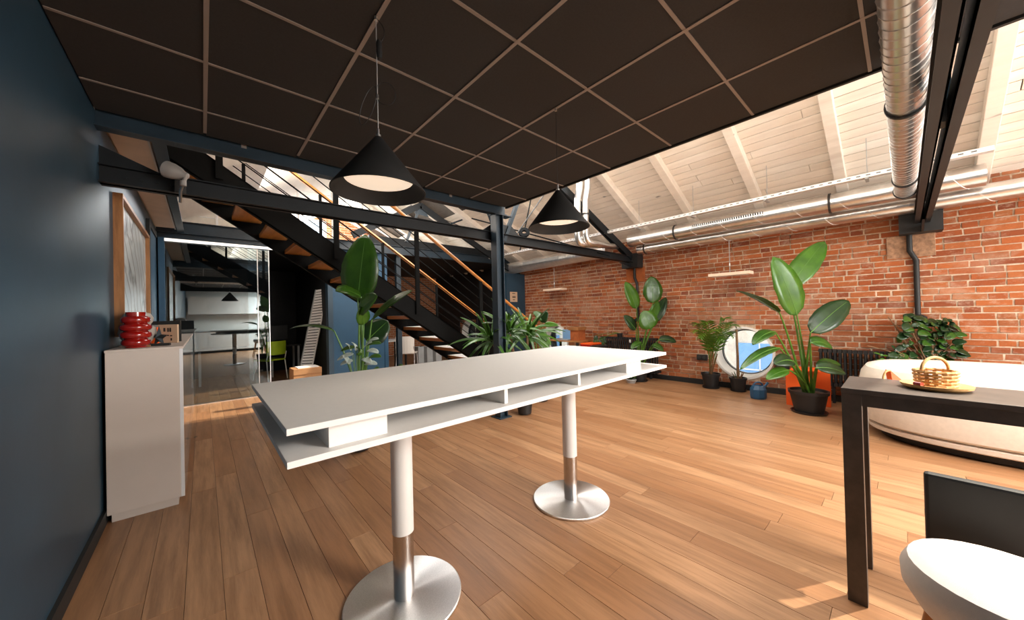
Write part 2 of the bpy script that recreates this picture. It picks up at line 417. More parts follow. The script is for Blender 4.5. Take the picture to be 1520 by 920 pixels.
# ------------------------------------------------------------------ roof
SL = .5
def zr(x): return 2.80+SL*(XB-x)          # underside of the boards, right slope
ang = math.atan(SL); XR = 3.09
rf = shell('roof', (XR, 3, zr(XR)))
bw = .128; nrow = int((XB+.25-4.72)/math.cos(ang)/bw)+1
bm_ = {}
for i in range(nrow):
    s0 = i*bw; x1 = XB+.25-s0*math.cos(ang)
    y = -4.6-random.uniform(0, 1.5)
    while y < YB:
        l = random.choice((2.8, 3.4, 4.0)); y0, y1 = max(y, -4.6), min(y+l, YB)
        if y1-y0 > .1:
            hole = x1 > 4.0 and x1 < 4.9
            for p, q in (cut(y0, y1, [(-2.4, -1.02)]) if hole else [(y0, y1)]):
                k = round(q-p, 2)
                if k not in bm_:
                    o = MB().box(-bw+.0085, 0, 0, k-.004, 0, .02).build('roof_board', 'roof_board', None, .003); bm_[k] = o.data; bpy.data.objects.remove(o)
                inst('roof_board', bm_[k], (x1, p, zr(x1)+random.uniform(0, .003)), rf, (0, ang, 0))
        y += l
struct_deck = MB()
def slab(mb, xa, xb, y0, y1, zf, t=.04):
    mb.add([(xa, y0, zf(xa)), (xb, y0, zf(xb)), (xb, y1, zf(xb)), (xa, y1, zf(xa)), (xa, y0, zf(xa)+t), (xb, y0, zf(xb)+t), (xb, y1, zf(xb)+t), (xa, y1, zf(xa)+t)],
           [(0, 1, 2, 3), (4, 7, 6, 5), (0, 4, 5, 1), (1, 5, 6, 2), (2, 6, 7, 3), (3, 7, 4, 0)])
zo = lambda x: zr(x)+.03
zl = lambda x: zr(XR)+.03-SL*(XR-x)
d = MB(); slab(d, 4.9, XB+.3, -4.6, YB, zo); slab(d, 4.0, 4.9, -1.02, YB, zo); slab(d, 4.0, 4.9, -4.6, -2.4, zo); d.build('underlay', 'dark_wood', rf); d = MB(); slab(d, XR, 4.0, -4.6, 4.6, zo); slab(d, XR, 4.0, 6.1, YB, zo)
slab(d, XL-.2, 1.9, -4.6, YB, zl); slab(d, 1.9, XR, -4.6, 4.6, zl); slab(d, 1.9, XR, 6.1, YB, zl); slab(d, 1.9, 2.7, 4.6, 6.1, zl)
d.build('decking', 'roof_board', rf)
for y in (-3.3, -2.37, -.66, .46, 1.37, 2.34, 3.23, 4.16, 5.09, 6.02, 6.95, 7.9, 8.8, 9.7, 10.6):
    a = Vector((XB+.1, y+.05, zr(XB+.1)-.062)); b_ = Vector((XR+.1, y+.05, zr(XR+.1)-.062))
    MB().bar(a, b_, .11, .12).build('rafter', 'roof_board', rf, .006)
# ------------------------------------------------------------------ platform with suspended dark ceiling
ZC = 2.76
ce = struct('ceiling', box(XL, 3.03, YF, 3.50, ZC+.02, ZC+.20), 'dark_interior')
G0x, G0y, G = .029-.0, 1.896, .602
xs = [G0x+G*i for i in range(0, 5)]; ys = [G0y+.597*k for k in range(-11, 3)]
xe = [XL]+xs+[3.03]; ye = [YF]+[y for y in ys if y > YF+.1]+[3.50]
tm = {}
for i in range(len(xe)-1):
    for j in range(len(ye)-1):
        w_, l_ = round(xe[i+1]-xe[i], 3), round(ye[j+1]-ye[j], 3)
        if w_ < .05 or l_ < .05: continue
        if (w_, l_) not in tm:
            o = MB().box(0, w_-.014, 0, l_-.014, 0, .016).build('ceiling_tile', 'ceiling_tile', None, .002); tm[(w_, l_)] = o.data; bpy.data.objects.remove(o)
        inst('ceiling_tile', tm[(w_, l_)], (xe[i]+.007, ye[j]+.007, ZC+.004+random.uniform(0, .0015)), ce)
for x in xs: bx('grid_bar', 'grid_metal', ce, x-.010, x+.010, YF, 3.44, ZC-.001, ZC+.004)
for y in ys:
    for i in range(len(xe)-1): bx('cross_bar', 'grid_metal', ce, xe[i]+.010, xe[i+1]-.010, y-.008, y+.008, ZC-.0005, ZC+.004)
MB().box(3.03, 3.055, YF, 3.50, ZC-.008, ZC+.24).build('edge_trim', 'matt_black', ce)
struct('trim_1', box(XL, 3.03, YF, 3.5, ZC+.2, ZC+.24), 'plaster_white')
# ------------------------------------------------------------------ steelwork
def chan(mb, a, b, h, w, t=.008, side=1):            # a channel lying along x: web + two flanges
    x0, x1 = a[0], b[0]; y, z = a[1], a[2]
    mb.box(x0, x1, y, y+t*side if side > 0 else y, z, z+h) if side > 0 else mb.box(x0, x1, y-t, y, z, z+h)
    ya, yb = (y-w, y) if side > 0 else (y, y+w)
    mb.box(x0, x1, ya, yb, z, z+t); mb.box(x0, x1, ya, yb, z+h-t, z+h)
pb = thing('platform_edge_beam', (1.2, 3.5, 2.66), 'dark blue steel beam carrying the edge of the dark tiled platform', 'beam')
m_ = MB(); m_.box(XL, 3.06, 3.545, 3.555, 2.665, 2.84).box(XL, 3.06, 3.50, 3.60, 2.665, 2.675).box(XL, 3.06, 3.50, 3.60, 2.83, 2.84); m_.build('beam', 'blue_steel', pb)
for x in (.25, 1.05, 1.25, 2.2): bx('label_plate', 'grid_metal', pb, x, x+.035, 3.541, 3.545, 2.755, 2.79)
MB().box(2.84, 3.14, 3.49, 3.62, 2.655, 2.665).build('end_plate', 'blue_steel', pb)
po = thing('steel_post', (2.92, 3.545, 0), 'dark blue steel column standing between the table and the stairs', 'column')
m_ = MB(); m_.box(2.855, 2.865, 3.485, 3.60, .012, 2.655).box(2.970, 2.980, 3.485, 3.60, .012, 2.655).box(2.865, 2.970, 3.535, 3.545, .012, 2.655); m_.build('shaft', 'blue_steel', po, .001)
bx('base_plate', 'blue_steel', po, 2.82, 3.02, 3.45, 3.64, 0, .012)
def truss(y, name, label, full=True):
    ZB = 2.325
    T = thing(name, (XR, y, 2.3), label, 'truss', 'roof trusses')
    for s_ in (-1, 1):
        m_ = MB(); yy = y+s_*.012
        m_.box(XL, XB+.1, min(yy, yy+s_*.008), max(yy, yy+s_*.008), ZB, ZB+.125).box(XL, XB+.1, min(yy, yy+s_*.05), max(yy, yy+s_*.05), ZB, ZB+.008).box(XL, XB+.1, min(yy, yy+s_*.05), max(yy, yy+s_*.05), ZB+.117, ZB+.125)
        m_.build('bottom_chord', 'black_steel', T)
    ch = lambda x: 2.345+.448*(XB-x)
    for s_ in (-1, 1): MB().bar((XB, y+s_*.035, ch(XB)), (XR, y+s_*.035, ch(XR)), .02, .13).build('top_chord', 'black_steel', T)
    cl_ = lambda x: ch(XR)-.448*(XR-x)
    for x1 in (3.75, 2.45): 
        MB().bar((XR+.04*(1 if x1 > XR else -1), y, 2.36), (x1, y, ch(x1) if x1 > XR else cl_(x1)), .05, .05).build('strut', 'blue_steel', T)
    MB().prism([(2.75, y-.006, ZB+.125), (3.45, y-.006, ZB+.125), (3.28, y-.006, ZB+.26), (2.95, y-.006, ZB+.26)], (0, .012, 0)).build('gusset', 'black_steel', T)
    if full: MB().tube([(XR+.3, y, 2.5), (XR+.9, y, 3.2)], .008, 6).build('tie_rod', 'black_steel', T)
    bx('bracket', 'matt_black', T, XB-.22, XB+.01, y-.16, y+.19, 2.22, 2.50)
    MB().prism([(XB-.22, y-.01, 2.22), (XB-.65, y-.01, 2.30), (XB-.22, y-.01, 2.30)], (0, .02, 0)).build('wall_gusset', 'black_steel', T)
    MB().prism([(XL, y-.02, ZB+.125), (XL, y-.02, ZB+.26), (XL+.32, y-.02, ZB+.125)], (0, .012, 0)).build('wall_gusset', 'black_steel', T)
    for k in range(4):
        MB().lathe([(.011, -.03), (.011, .03)], (XL+.12+.08*k, y, ZB+.062), 10, False, Matrix(((1, 0, 0), (0, 0, 1), (0, 1, 0)))).build('bolt', 'black_steel', T)
    return T
truss(3.665, 'roof_truss', 'black riveted roof truss crossing the room beside the platform edge')
truss(-.165, 'roof_truss', 'black roof truss whose lower chord runs beside the spiral duct')
T = thing('roof_truss', (3.65, 7.2, 3.76), 'black roof truss farthest back, in front of the upper floor', 'truss', 'roof trusses')
MB().bar((6.6, 7.1, 2.38), (3.65, 7.1, 3.80), .06, .13).build('top_chord', 'black_steel', T); MB().bar((2.2, 7.1, 2.95), (3.65, 7.1, 3.80), .06, .13).build('top_chord', 'black_steel', T)
MB().bar((3.62, 7.1, 3.72), (3.30, 7.1, 2.95), .05, .05).build('strut', 'blue_steel', T); MB().prism([(3.5, 7.09, 3.6), (3.85, 7.09, 3.58), (3.65, 7.09, 3.85)], (0, .02, 0)).build('gusset', 'blue_steel', T)
MB().tube([(3.7, 7.1, 3.7), (4.9, 7.1, 3.45)], .008, 6).build('tie_rod', 'black_steel', T); MB().tube([(4.3, 7.1, 3.45), (4.75, 7.1, 3.66)], .02, 6).build('tie_rod', 'blue_steel', T)
# padstone, downpipe and wall flange below each truss end
for i, (y, z1, lb) in enumerate(((3.68, 1.15, 'black pipe running down the brick behind the middle strelitzia'), (-.06, 1.17, 'black pipe running down the brick wall above the sofa'))):
    tp = thing('wall_pipe', (XB-.03, y, z1), lb, 'pipe', 'pipes on the brick wall')
    MB().tube([(XB-.03, y, 2.3), (XB-.03, y, 2.02), (XB-.03, y-.05, 1.9), (XB-.03, y-.05, z1)], .026, 10).build('tube', 'matt_black', tp)
    MB().lathe([(.05, 0), (.075, .02), (.075, .05), (.045, .075), (.026, .08)], (XB-.03, y-.05, z1-.03), 16).build('flange', 'matt_black', tp)
    ps = bx('padstone', 'terracotta' if i == 0 else 'render_patch', None, XB-.014, XB+.02, y-.21, y+.20, 1.94, 2.23, bevel=.006)
    tag(ps, 'smooth orange render pad under the middle truss end' if i == 0 else 'rough patched render pad under the truss end at right', 'render pad')
# bracing rods with ring in the middle bay
rg = thing('brace_ring', at(778, 345, 6.1), 'black steel ring joining four thin roof bracing rods', 'brace')
C_ = at(778, 345, 6.1)
n_ = (_F+Vector((0, 0, -.5))).normalized(); u_, w_ = ortho(n_)
MB().lathe([(.098, -.02), (.098, .02), (.036, .02), (.036, -.02)], C_, 20, True, Matrix((u_, w_, n_)).transposed()).build('ring', 'cast_black', rg)
for q in ((790, 286, 6.4), (772, 371, 5.9), (700, 324, 6.0), (905, 380, 6.3)):
    e = at(*q); dd = (e-C_).normalized(); MB().tube([C_+dd*.07, e], .012, 6).build('rod', 'cast_black', rg)
# ------------------------------------------------------------------ ducts
def duct(name, pts, r, label, seam=.13, clamps=(), n=24, vent=None, spiral=True):
    D = thing(name, pts[0], label, 'duct', 'silver ventilation ducts')
    MB().tube(pts, r, n).build('pipe', 'galvanised', D)
    mb = MB(); tot = 0
    for a, b in zip(pts[:-1], pts[1:]):
        a, b = Vector(a), Vector(b); L_ = (b-a).length
        if L_ < max(.3, seam): continue
        dv = (b-a)/L_; u, w = ortho(dv); turns = int(L_/seam); N_ = turns*16
        hel = [a+dv*(L_*k/N_)+(u*math.cos(2*PI*k/16)+w*math.sin(2*PI*k/16))*(r+.0005) for k in range(N_+1)]
        mb.tube(hel, .0035, 4)
    if mb.v: mb.build('spiral_seam', 'galvanised_seam', D)
    for c, dv in clamps:
        u, w = ortho(dv); M = Matrix((u, w, Vector(dv))).transposed()
        MB().lathe([(r+.001, -.012), (r+.012, -.012), (r+.012, .012), (r+.001, .012)], c, 24, True, M).build('clamp', 'clamp_black', D)
    return D
dA = duct('duct', [(6.20, -.6, 2.70), (6.20, 3.50, 2.70)], .118, 'long upper silver duct along the brick wall with a slotted vent', .42,
     [(Vector((6.2, y, 2.70)), (0, 1, 0)) for y in (.62, 2.62)])
MB().box(6.083, 6.092, 1.33, 2.32, 2.685, 2.745).build('vent', 'clamp_black', dA)
for k in range(33): bx('vent_slat', 'galvanised', dA, 6.078, 6.088, 1.34+k*.030, 1.352+k*.030, 2.690, 2.740)
dB = duct('duct', [(6.44, -1.2, 2.55), (6.44, 3.45, 2.55)], .100, 'lower silver duct close against the brick, behind the vented duct', .42, [(Vector((6.44, y, 2.55)), (0, 1, 0)) for y in (3.3,)])
dC = duct('duct', [(6.33, 4.05, 2.62), (6.33, 7.5, 2.575)], .148, 'ribbed spiral duct at the far end of the brick wall behind the column', .075)
MB().box(6.172, 6.20, 5.3, 6.5, 2.585, 2.66).build('vent', 'stone_grey', dC)
dD = duct('duct', [(-.6, -.035, 2.655), (6.06, -.035, 2.66)], .086, 'spiral seamed duct running overhead towards the brick wall at right', .085, [(Vector((x, -.035, 2.657)), (1, 0, 0)) for x in (3.42, 5.45, 6.03)])
# two riser pipes by the middle truss
for k, (pxa, dd) in enumerate(((857, 5.6), (869, 5.6))):
    up_ = [at(pxa+3, 255, dd), at(pxa+3, 276, dd)]; S_ = [at(pxa+3-3*(1-math.cos(PI*q/6))/2, 276+24*q/6, dd) for q in range(1, 7)]
    low = [at(pxa, 320, dd), at(pxa, 345, dd)]; el = bez(at(pxa, 345, dd), at(pxa, 366-4*k, dd), at(pxa+16, 362, dd+.12), 6)[1:]
    pts = up_+S_+low+el+[Vector((6.18, 3.74+.14*k, 2.62+.03*k))]
    duct('riser_duct', pts, .052, ('left' if k == 0 else 'right')+' of two slim silver pipes bending down beside the middle truss', 9, [(at(pxa, 318, dd), (0, 0, 1))], 16)
# cable tray
ct = thing('cable_tray', (5.66, 1.6, 2.8), 'white perforated cable tray hung below the white roof boards', 'cable tray')
m_ = MB(); m_.box(5.62, 5.70, -.6, 7.2, 2.795, 2.80).box(5.62, 5.625, -.6, 7.2, 2.80, 2.84).box(5.695, 5.70, -.6, 7.2, 2.80, 2.84).build('channel', 'tray_white', ct)
mb = MB()
for k in range(96): mb.box(5.6185, 5.62, -.5+k*.08, -.465+k*.08, 2.815, 2.825)
mb.build('slots', 'clamp_black', ct, kind='stuff')
for y in (.25, 1.2, 2.15, 3.05, 4.4, 5.6, 6.8): 
    MB().bar((5.60, y, 2.785), (5.78, y, 2.785), .03, .02).build('support_arm', 'stone_grey', ct)
    MB().tube([(5.74, y, 2.785), (5.74, y, zr(5.74)-.005)], .003, 6).build('hanger_rod', 'stone_grey', ct)
# ------------------------------------------------------------------ staircase
ST = thing('staircase', (4.1, 4.9, 0), 'black steel staircase with orange wooden treads and rod railings', 'staircase')
zb = lambda x: 2.70-.66*x
for y, sgn in ((4.41, 1), (5.385, -1)):
    xa, xb_ = -.50, 4.09
    m_ = MB(); m_.prism([(xa, y, zb(xa)), (xa, y, zb(xa)+.285), (xb_+.40, y, zb(xb_+.40)+.285), (xb_+.40, y, 0), (xb_, y, 0)], (0, .012*sgn, 0))
    for o_ in (.006, .279): m_.bar((xa, y+sgn*.03, zb(xa)+o_), (xb_, y+sgn*.03, zb(xb_)+o_), .06, .012)
    m_.build('stringer', 'stair_black', ST)
o = MB().box(0, .29, 0, .945, 0, .048).build('tread', 'stair_wood', None, .004); tread = o.data; bpy.data.objects.remove(o)
o = MB().box(.006, .284, .006, .939, .048, .051).build('tread_glare', 'white_paint', None); tglare = o.data; bpy.data.objects.remove(o)  # white sheet paints the skylight's glare onto the wooden tread
for k in range(-2, 14):
    q = inst('tread', tread, (.275+.2675*k, 4.425, 2.56-.1785*k), ST); r = bpy.data.objects.new('tread_glare', tglare); COL.objects.link(r); r.parent = q
bx('landing', 'stair_wood', ST, -.515, -.25, 3.66, 5.38, 3.08, 3.14)
zn = lambda x: 4.0-.648*x; zf_ = lambda x: 3.93-.665*x
MB().tube([(.05, 4.39, zn(.05)), (4.42, 4.39, zn(4.42)), (4.47, 4.39, zn(4.42)-.02)], .023, 10).build('handrail', 'stair_wood', ST)
MB().tube([(.0, 5.40, zf_(0)), (4.12, 5.40, zf_(4.12)), (4.17, 5.40, zf_(4.12)-.02)], .023, 10).build('handrail', 'stair_wood', ST)
for x in (.137, 1.18, 2.19, 3.25, 4.30):
    p = MB(); p.box(x-.028, x+.028, 4.375, 4.383, zb(x)+.12, zn(x)-.03).box(x-.028, x+.028, 4.397, 4.405, zb(x)+.12, zn(x)-.03).box(x-.006, x+.006, 4.383, 4.397, zb(x)+.12, zn(x)-.03).build('rail_post', 'stair_black', ST)
for x in (.4, 1.25, 2.12, 3.05, 3.9): bx('rail_post', 'stair_black', ST, x-.018, x+.018, 5.388, 5.412, zb(x)+.12, zf_(x)-.02)
for k in range(6):
    f_ = .16+.145*k
    MB().tube([(.05, 4.39, zb(.05)+.285+f_), (4.3, 4.39, zb(4.3)+.285+f_)], .0065, 6).build('rail_rod', 'stair_black', ST)
    if k < 5: MB().tube([(.05, 5.40, zb(.05)+.285+f_), (3.95, 5.40, zb(3.95)+.285+f_)], .0065, 6).build('rail_rod', 'stair_black', ST)
# ------------------------------------------------------------------ upper floor and glazed office below it
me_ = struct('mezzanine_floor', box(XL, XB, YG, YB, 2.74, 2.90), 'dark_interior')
struct('trim_2', box(XL, XB, YG, YB, 2.90, 2.93), 'plaster_white')
mbm = thing('upper_floor_beam', (1.5, 7.55, 2.7), 'blue grey steel beam along the edge of the upper floor', 'beam')
MB().box(XL, XB, 7.55, 7.56, 2.735, 2.925).box(XL, XB, 7.50, 7.60, 2.735, 2.745).box(XL, XB, 7.50, 7.60, 2.915, 2.925).build('beam', 'blue_steel', mbm)
kb = tag(bx('parapet_beam', 'black_steel', None, 2.7, XB-.01, 7.62, 7.72, 2.93, 3.12), 'dark steel upstand above the upper floor beam at right', 'beam')
for x in (3.35,): 
    c_ = thing('upper_floor_column', (x, 7.68, 0), 'slim blue steel column behind the stair railing', 'column'); MB().box(x-.05, x+.05, 7.63, 7.64, 0, 2.73).box(x-.05, x+.05, 7.73, 7.74, 0, 2.73).box(x-.005, x+.005, 7.64, 7.73, 0, 2.73).build('shaft', 'blue_steel', c_)
# guard rail on the upper floor
ur = thing('upper_railing', (1, 7.7, 2.93), 'white metal guard rail on the upper floor', 'railing')
for k in range(6): bx('post', 'white_paint', ur, -.4+k*.6-.015, -.4+k*.6+.015, 7.69, 7.72, 2.93, 3.9)
for k in range(6): MB().tube([(-.4, 7.705, 3.08+k*.15), (2.6, 7.705, 3.08+k*.15)], .007, 6).build('bar', 'white_paint', ur)
# white cupboards upstairs
for k in range(3):
    q = thing('upstairs_cupboard', (-.2+k*.75, 10.9, 2.93), ('left', 'middle', 'right')[k]+' white cupboard standing on the bright upper floor', 'cupboard', 'cupboards upstairs')
    bx('body', 'white_paint', q, -.45+k*.8, .30+k*.8, 10.7, 11.2, 2.93, 3.75+.25*(k % 2)); bx('door', 'paper', q, -.43+k*.8, -.08+k*.8, 10.68, 10.7, 2.97, 3.72); bx('door', 'paper', q, -.06+k*.8, .28+k*.8, 10.68, 10.7, 2.97, 3.72)
struct('wall_upper', box(XL-.2, XL, 7.5, YB, 2.78, 4.2), 'plaster_white')
# header and glass door
struct('trim_3', box(XL, 1.95, 7.56, 7.66, 2.66, 2.735), 'blue_steel')
tag(bx('light_strip', 'led_strip', None, -.43, 1.9, 7.55, 7.565, 2.605, 2.65), 'thin white light strip above the glass partition', 'light')
d1 = shell('door_1', (0, YG, 0))
bx('pane', 'door_glass', d1, -.43, .735, YG-.005, YG+.005, .02, 2.6)
bx('pane', 'door_glass', d1, .60, .905, YG+.03, YG+.04, .02, 2.6)
for x in (.735, .905): bx('edge_profile', 'galvanised', d1, x-.006, x+.006, YG-.012 if x < .8 else YG+.02, YG+.012 if x < .8 else YG+.05, .02, 2.6)
bx('side_profile', 'blue_panel', d1, -.50, -.43, YG-.04, YG+.04, 0, 2.66)
bx('track', 'galvanised', d1, -.43, 1.85, YG-.03, YG+.06, 0, .015)
struct('wall_middle', MB().box(1.95, 3.05, YG, YG+.14, 0, 2.735), 'blue_panel')
struct('trim_4', box(1.86, 1.95, YG-.02, YG+.16, 0, 2.735), 'blue_wall')
struct('trim_5', box(2.98, 3.06, YG-.02, YG+.16, 0, 2.735), 'blue_panel')
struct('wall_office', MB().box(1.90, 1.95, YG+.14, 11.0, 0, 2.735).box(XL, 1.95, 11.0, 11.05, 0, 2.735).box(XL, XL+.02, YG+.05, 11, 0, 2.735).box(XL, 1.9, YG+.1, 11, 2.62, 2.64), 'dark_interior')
struct('wall_bar_shade', MB().box(XB-.05, XB-.015, 7.6, 9.25, 0, 2.74).box(XB-.05, XB-.015, 10.25, YB, 0, 2.74).box(XB-.05, XB-.015, 9.25, 10.25, 1.18, 2.74).box(XB-.05, XB-.015, 9.25, 10.25, 0, .26), 'dark_interior')  # black panels over the brick stand in for the unlit room's darkness
struct('wall_pier', box(6.02, XB-.005, 6.98, 7.55, 0, 2.42), 'blue_wall')
pn = thing('notice', (6.4, 6.97, 1.75), 'small brown paper notice with black print on the dark pier', 'notice')
a = aty(757, 433, 6.975); b_ = aty(768, 448, 6.975)
bx('sheet', 'kraft_paper', pn, a.x, b_.x, 6.972, 6.979, b_.z, a.z)
for z_, w0, w1 in ((.82, .3, .7), (.5, .3, .75), (.42, .3, .75), (.18, .35, .65)):
    bx('print', 'ink', pn, a.x+(b_.x-a.x)*w0, a.x+(b_.x-a.x)*w1, 6.970, 6.972, b_.z+(a.z-b_.z)*z_, b_.z+(a.z-b_.z)*(z_+.06))
# timber plate and steel angle along the left wall
struct('trim_6', box(XL, -.31, 3.75, 7.5, 2.80, 2.86), 'timber_plate', bevel=.004)
struct('trim_7', box(-.31, -.298, 3.75, 7.5, 2.785, 2.88), 'plaster_white')
la = thing('wall_beam', (-.24, 5.5, 2.8), 'grey steel beam beside the timber wall plate under the stairs', 'beam')
MB().box(-.245, -.235, 3.72, 7.5, 2.76, 2.93).box(-.28, -.20, 3.72, 7.5, 2.755, 2.765).build('beam', 'blue_steel', la)
# ------------------------------------------------------------------ office things behind the glass
def chair(name, loc, rz, seat_m, frame_m, label, w=.44, back=.40, shell_=False):
    t = thing(name, loc, label, 'chair'); t.rotation_euler = (0, 0, rz); bpy.context.view_layer.update()
    M = Matrix.Translation(loc) @ Matrix.Rotation(rz, 4, 'Z')
    def put(mb, n, m, bev=0): mb.v = [tuple(M @ Vector(p)) for p in mb.v]; o = mb.build(n, m, None, bev); o.parent = t; o.matrix_parent_inverse = (Matrix.Translation(loc) @ Matrix.Rotation(rz, 4, 'Z')).inverted()
    put(MB().box(-w/2, w/2, -.21, .21, .43, .46), 'seat', seat_m, .01)
    mb = MB(); bent = [(-w/2+w*i/6, .20+.05*math.sin(PI*i/6)) for i in range(7)]
    f_ = [(x, y, z) for z in (.56 if not shell_ else .45, .46+back) for x, y in bent]; n7 = 7
    mb.add(f_+[(x, y+.018, z) for x, y, z in f_], [(i, i+1, i+8, i+7) for i in range(6)]+[(i+14, i+21, i+22, i+15) for i in range(6)]+[(7+i, 8+i, 22+i, 21+i) for i in range(6)]+[(i, i+14, i+15, i+1) for i in range(6)]+[(0, 7, 21, 14), (6, 20, 27, 13)])
    put(mb, 'backrest', seat_m)
    for sx in (-1, 1):
        put(MB().tube([(sx*(w/2-.02), -.19, .43), (sx*(w/2), -.22, 0)], .011, 8), 'leg', frame_m)
        put(MB().tube([(sx*(w/2-.01), .24, .62), (sx*(w/2-.01), .19, .44), (sx*w/2, .25, 0)], .011, 8), 'leg', frame_m)
    return t
g = atz(409, 562, 0)
chair('office_chair', (g.x-.10, g.y, 0), 3.65, 'lime', 'paper', 'lime green chair with white legs behind the glass door')
dk = thing('office_desk', (.9, 9.9, 0), 'dark desk with pale legs standing in the office behind the glass', 'desk')
bx('top', 'matt_black', dk, -.1, 1.75, 9.6, 10.3, .71, .74, bevel=.004)
for x, y in ((-.06, 9.64), (1.70, 9.64), (-.06, 10.25), (1.70, 10.25)): bx('leg', 'stone_grey', dk, x-.02, x+.02, y-.02, y+.02, 0, .71)
mo = thing('desk_monitor', (1.3, 10.05, .74), 'black monitor on the office desk', 'monitor')
bx('screen', 'matt_black', mo, 1.0, 1.55, 10.05, 10.08, .85, 1.2, bevel=.004); bx('stand', 'matt_black', mo, 1.25, 1.3, 10.06, 10.12, .745, .9); bx('foot', 'matt_black', mo, 1.15, 1.4, 9.98, 10.18, .742, .752)
# white radiator panel leaning in the dark doorway
b0, b1_, t0, t1_ = at(446, 545, 7.3), at(463, 545, 7.3), at(469, 430, 7.45), at(487, 427, 7.45)
ld = thing('slatted_panel', (b0.x, b0.y, 0), 'white slatted panel leaning in the dark office doorway', 'panel')
dn = (t0-b0).normalized(); f0, f1 = b0-dn*(b0.z/dn.z), b1_-dn*(b1_.z/dn.z)
MB().bar(f0, t0, .02, .03, _F).build('side_rail', 'stone_grey', ld); MB().bar(f1, t1_, .02, .03, _F).build('side_rail', 'paper', ld)
for k in range(34):
    q = (k+.5)/34; MB().bar(f0.lerp(t0, q), f1.lerp(t1_, q), .012, .042, dn).build('slat', 'paper', ld)
cbx = atz(456, 590, 0)
bo = thing('cardboard_box', (1.55, 8.0, 0), 'brown cardboard box with white paper lying on top', 'box')
o_ = at(456, 552, 6.3); X, Y = o_.x, o_.y
hz = at(456, 545, 6.3).z
bx('carton', 'cardboard', bo, X-.24, X+.20, Y-.16, Y+.22, 0, hz, bevel=.004)
bx('flap', 'cardboard', bo, X-.24, X+.20, Y-.17, Y-.16, hz-.10, hz, bevel=.002)
bx('paper_sheet', 'paper', bo, X-.16, X+.17, Y-.10, Y+.20, hz, hz+.012, bevel=.002)
# bar area beyond the stairs
c0 = atz(606, 545, 0)
p = at(604, 512, 8.6)
chair('shell_chair', (p.x, p.y, 0), 2.5, 'white_fabric', 'galvanised', 'white shell chair seen under the stairs', .44, .40, True)
tb = thing('bar_table', (p.x-.55, p.y+.35, 0), 'white table beside the shell chair beyond the stairs', 'table')
bx('top', 'white_paint', tb, p.x-1.1, p.x+.15, p.y+.25, p.y+1.0, .72, .75, bevel=.004)
for x, y in ((p.x-1.05, p.y+.3), (p.x+.1, p.y+.3), (p.x-1.05, p.y+.95), (p.x+.1, p.y+.95)): bx('leg', 'matt_black', tb, x-.02, x+.02, y-.02, y+.02, 0, .72)
for k in range(3):
    e = at(622+k*13, 518, 9.6); q = thing('storage_crate', (e.x, e.y, 0), ('left', 'middle', 'right')[k]+' of three grey crates on the bar floor under the stairs', 'crate', 'crates under the stairs')
    MB().box(e.x-.085, e.x+.085, e.y-.12, e.y+.12, 0, .02).build('base', 'stone_grey', q)
    for a0 in ((e.x-.085, e.x+.085, e.y-.12, e.y-.11), (e.x-.085, e.x+.085, e.y+.11, e.y+.12), (e.x-.085, e.x-.075, e.y-.11, e.y+.11), (e.x+.075, e.x+.085, e.y-.11, e.y+.11)): bx('side', 'stone_grey', q, *a0, .02, .5)
# ------------------------------------------------------------------ high table
T = thing('high_table', (1.35, 1.63, 0), 'long white high table with open shelf and two steel disc feet', 'table')
bx('table_top', 'white_laminate', T, .172, 2.53, 1.163, 2.10, 1.028, 1.0475, bevel=.0012)
bx('shelf', 'white_laminate', T, .172, 2.53, 1.163, 2.10, .934, .954, bevel=.0012)
for x0, x1 in ((.289, .474), (1.008, 1.028), (1.54, 1.56), (2.04, 2.225)):
    bx('divider', 'white_laminate', T, x0, x1, 1.20, 2.065, .954, 1.028, bevel=.0008)
bx('back_rail', 'white_laminate', T, .474, 2.04, 1.62, 1.64, .954, 1.028)
for x in (.712, 1.98):
    MB().tube([(x, 1.635, .320), (x, 1.635, .934)], .0505, 32).build('leg', 'white_paint', T, label='white upper leg sleeve')
    MB().tube([(x, 1.635, .012), (x, 1.635, .320)], .0485, 32).build('leg_tube', 'steel_tube', T, label='brushed steel lower leg')
    o = MB().lathe([(0, 0), (.268, 0), (.272, .004), (.272, .012), (.268, .016), (0, .016)], (0, 0, 0), 64).build('foot_disc', 'brushed_steel', None); o.location = (x, 1.635, 0)
    o.parent = T; o.matrix_parent_inverse = T.matrix_basis.inverted()
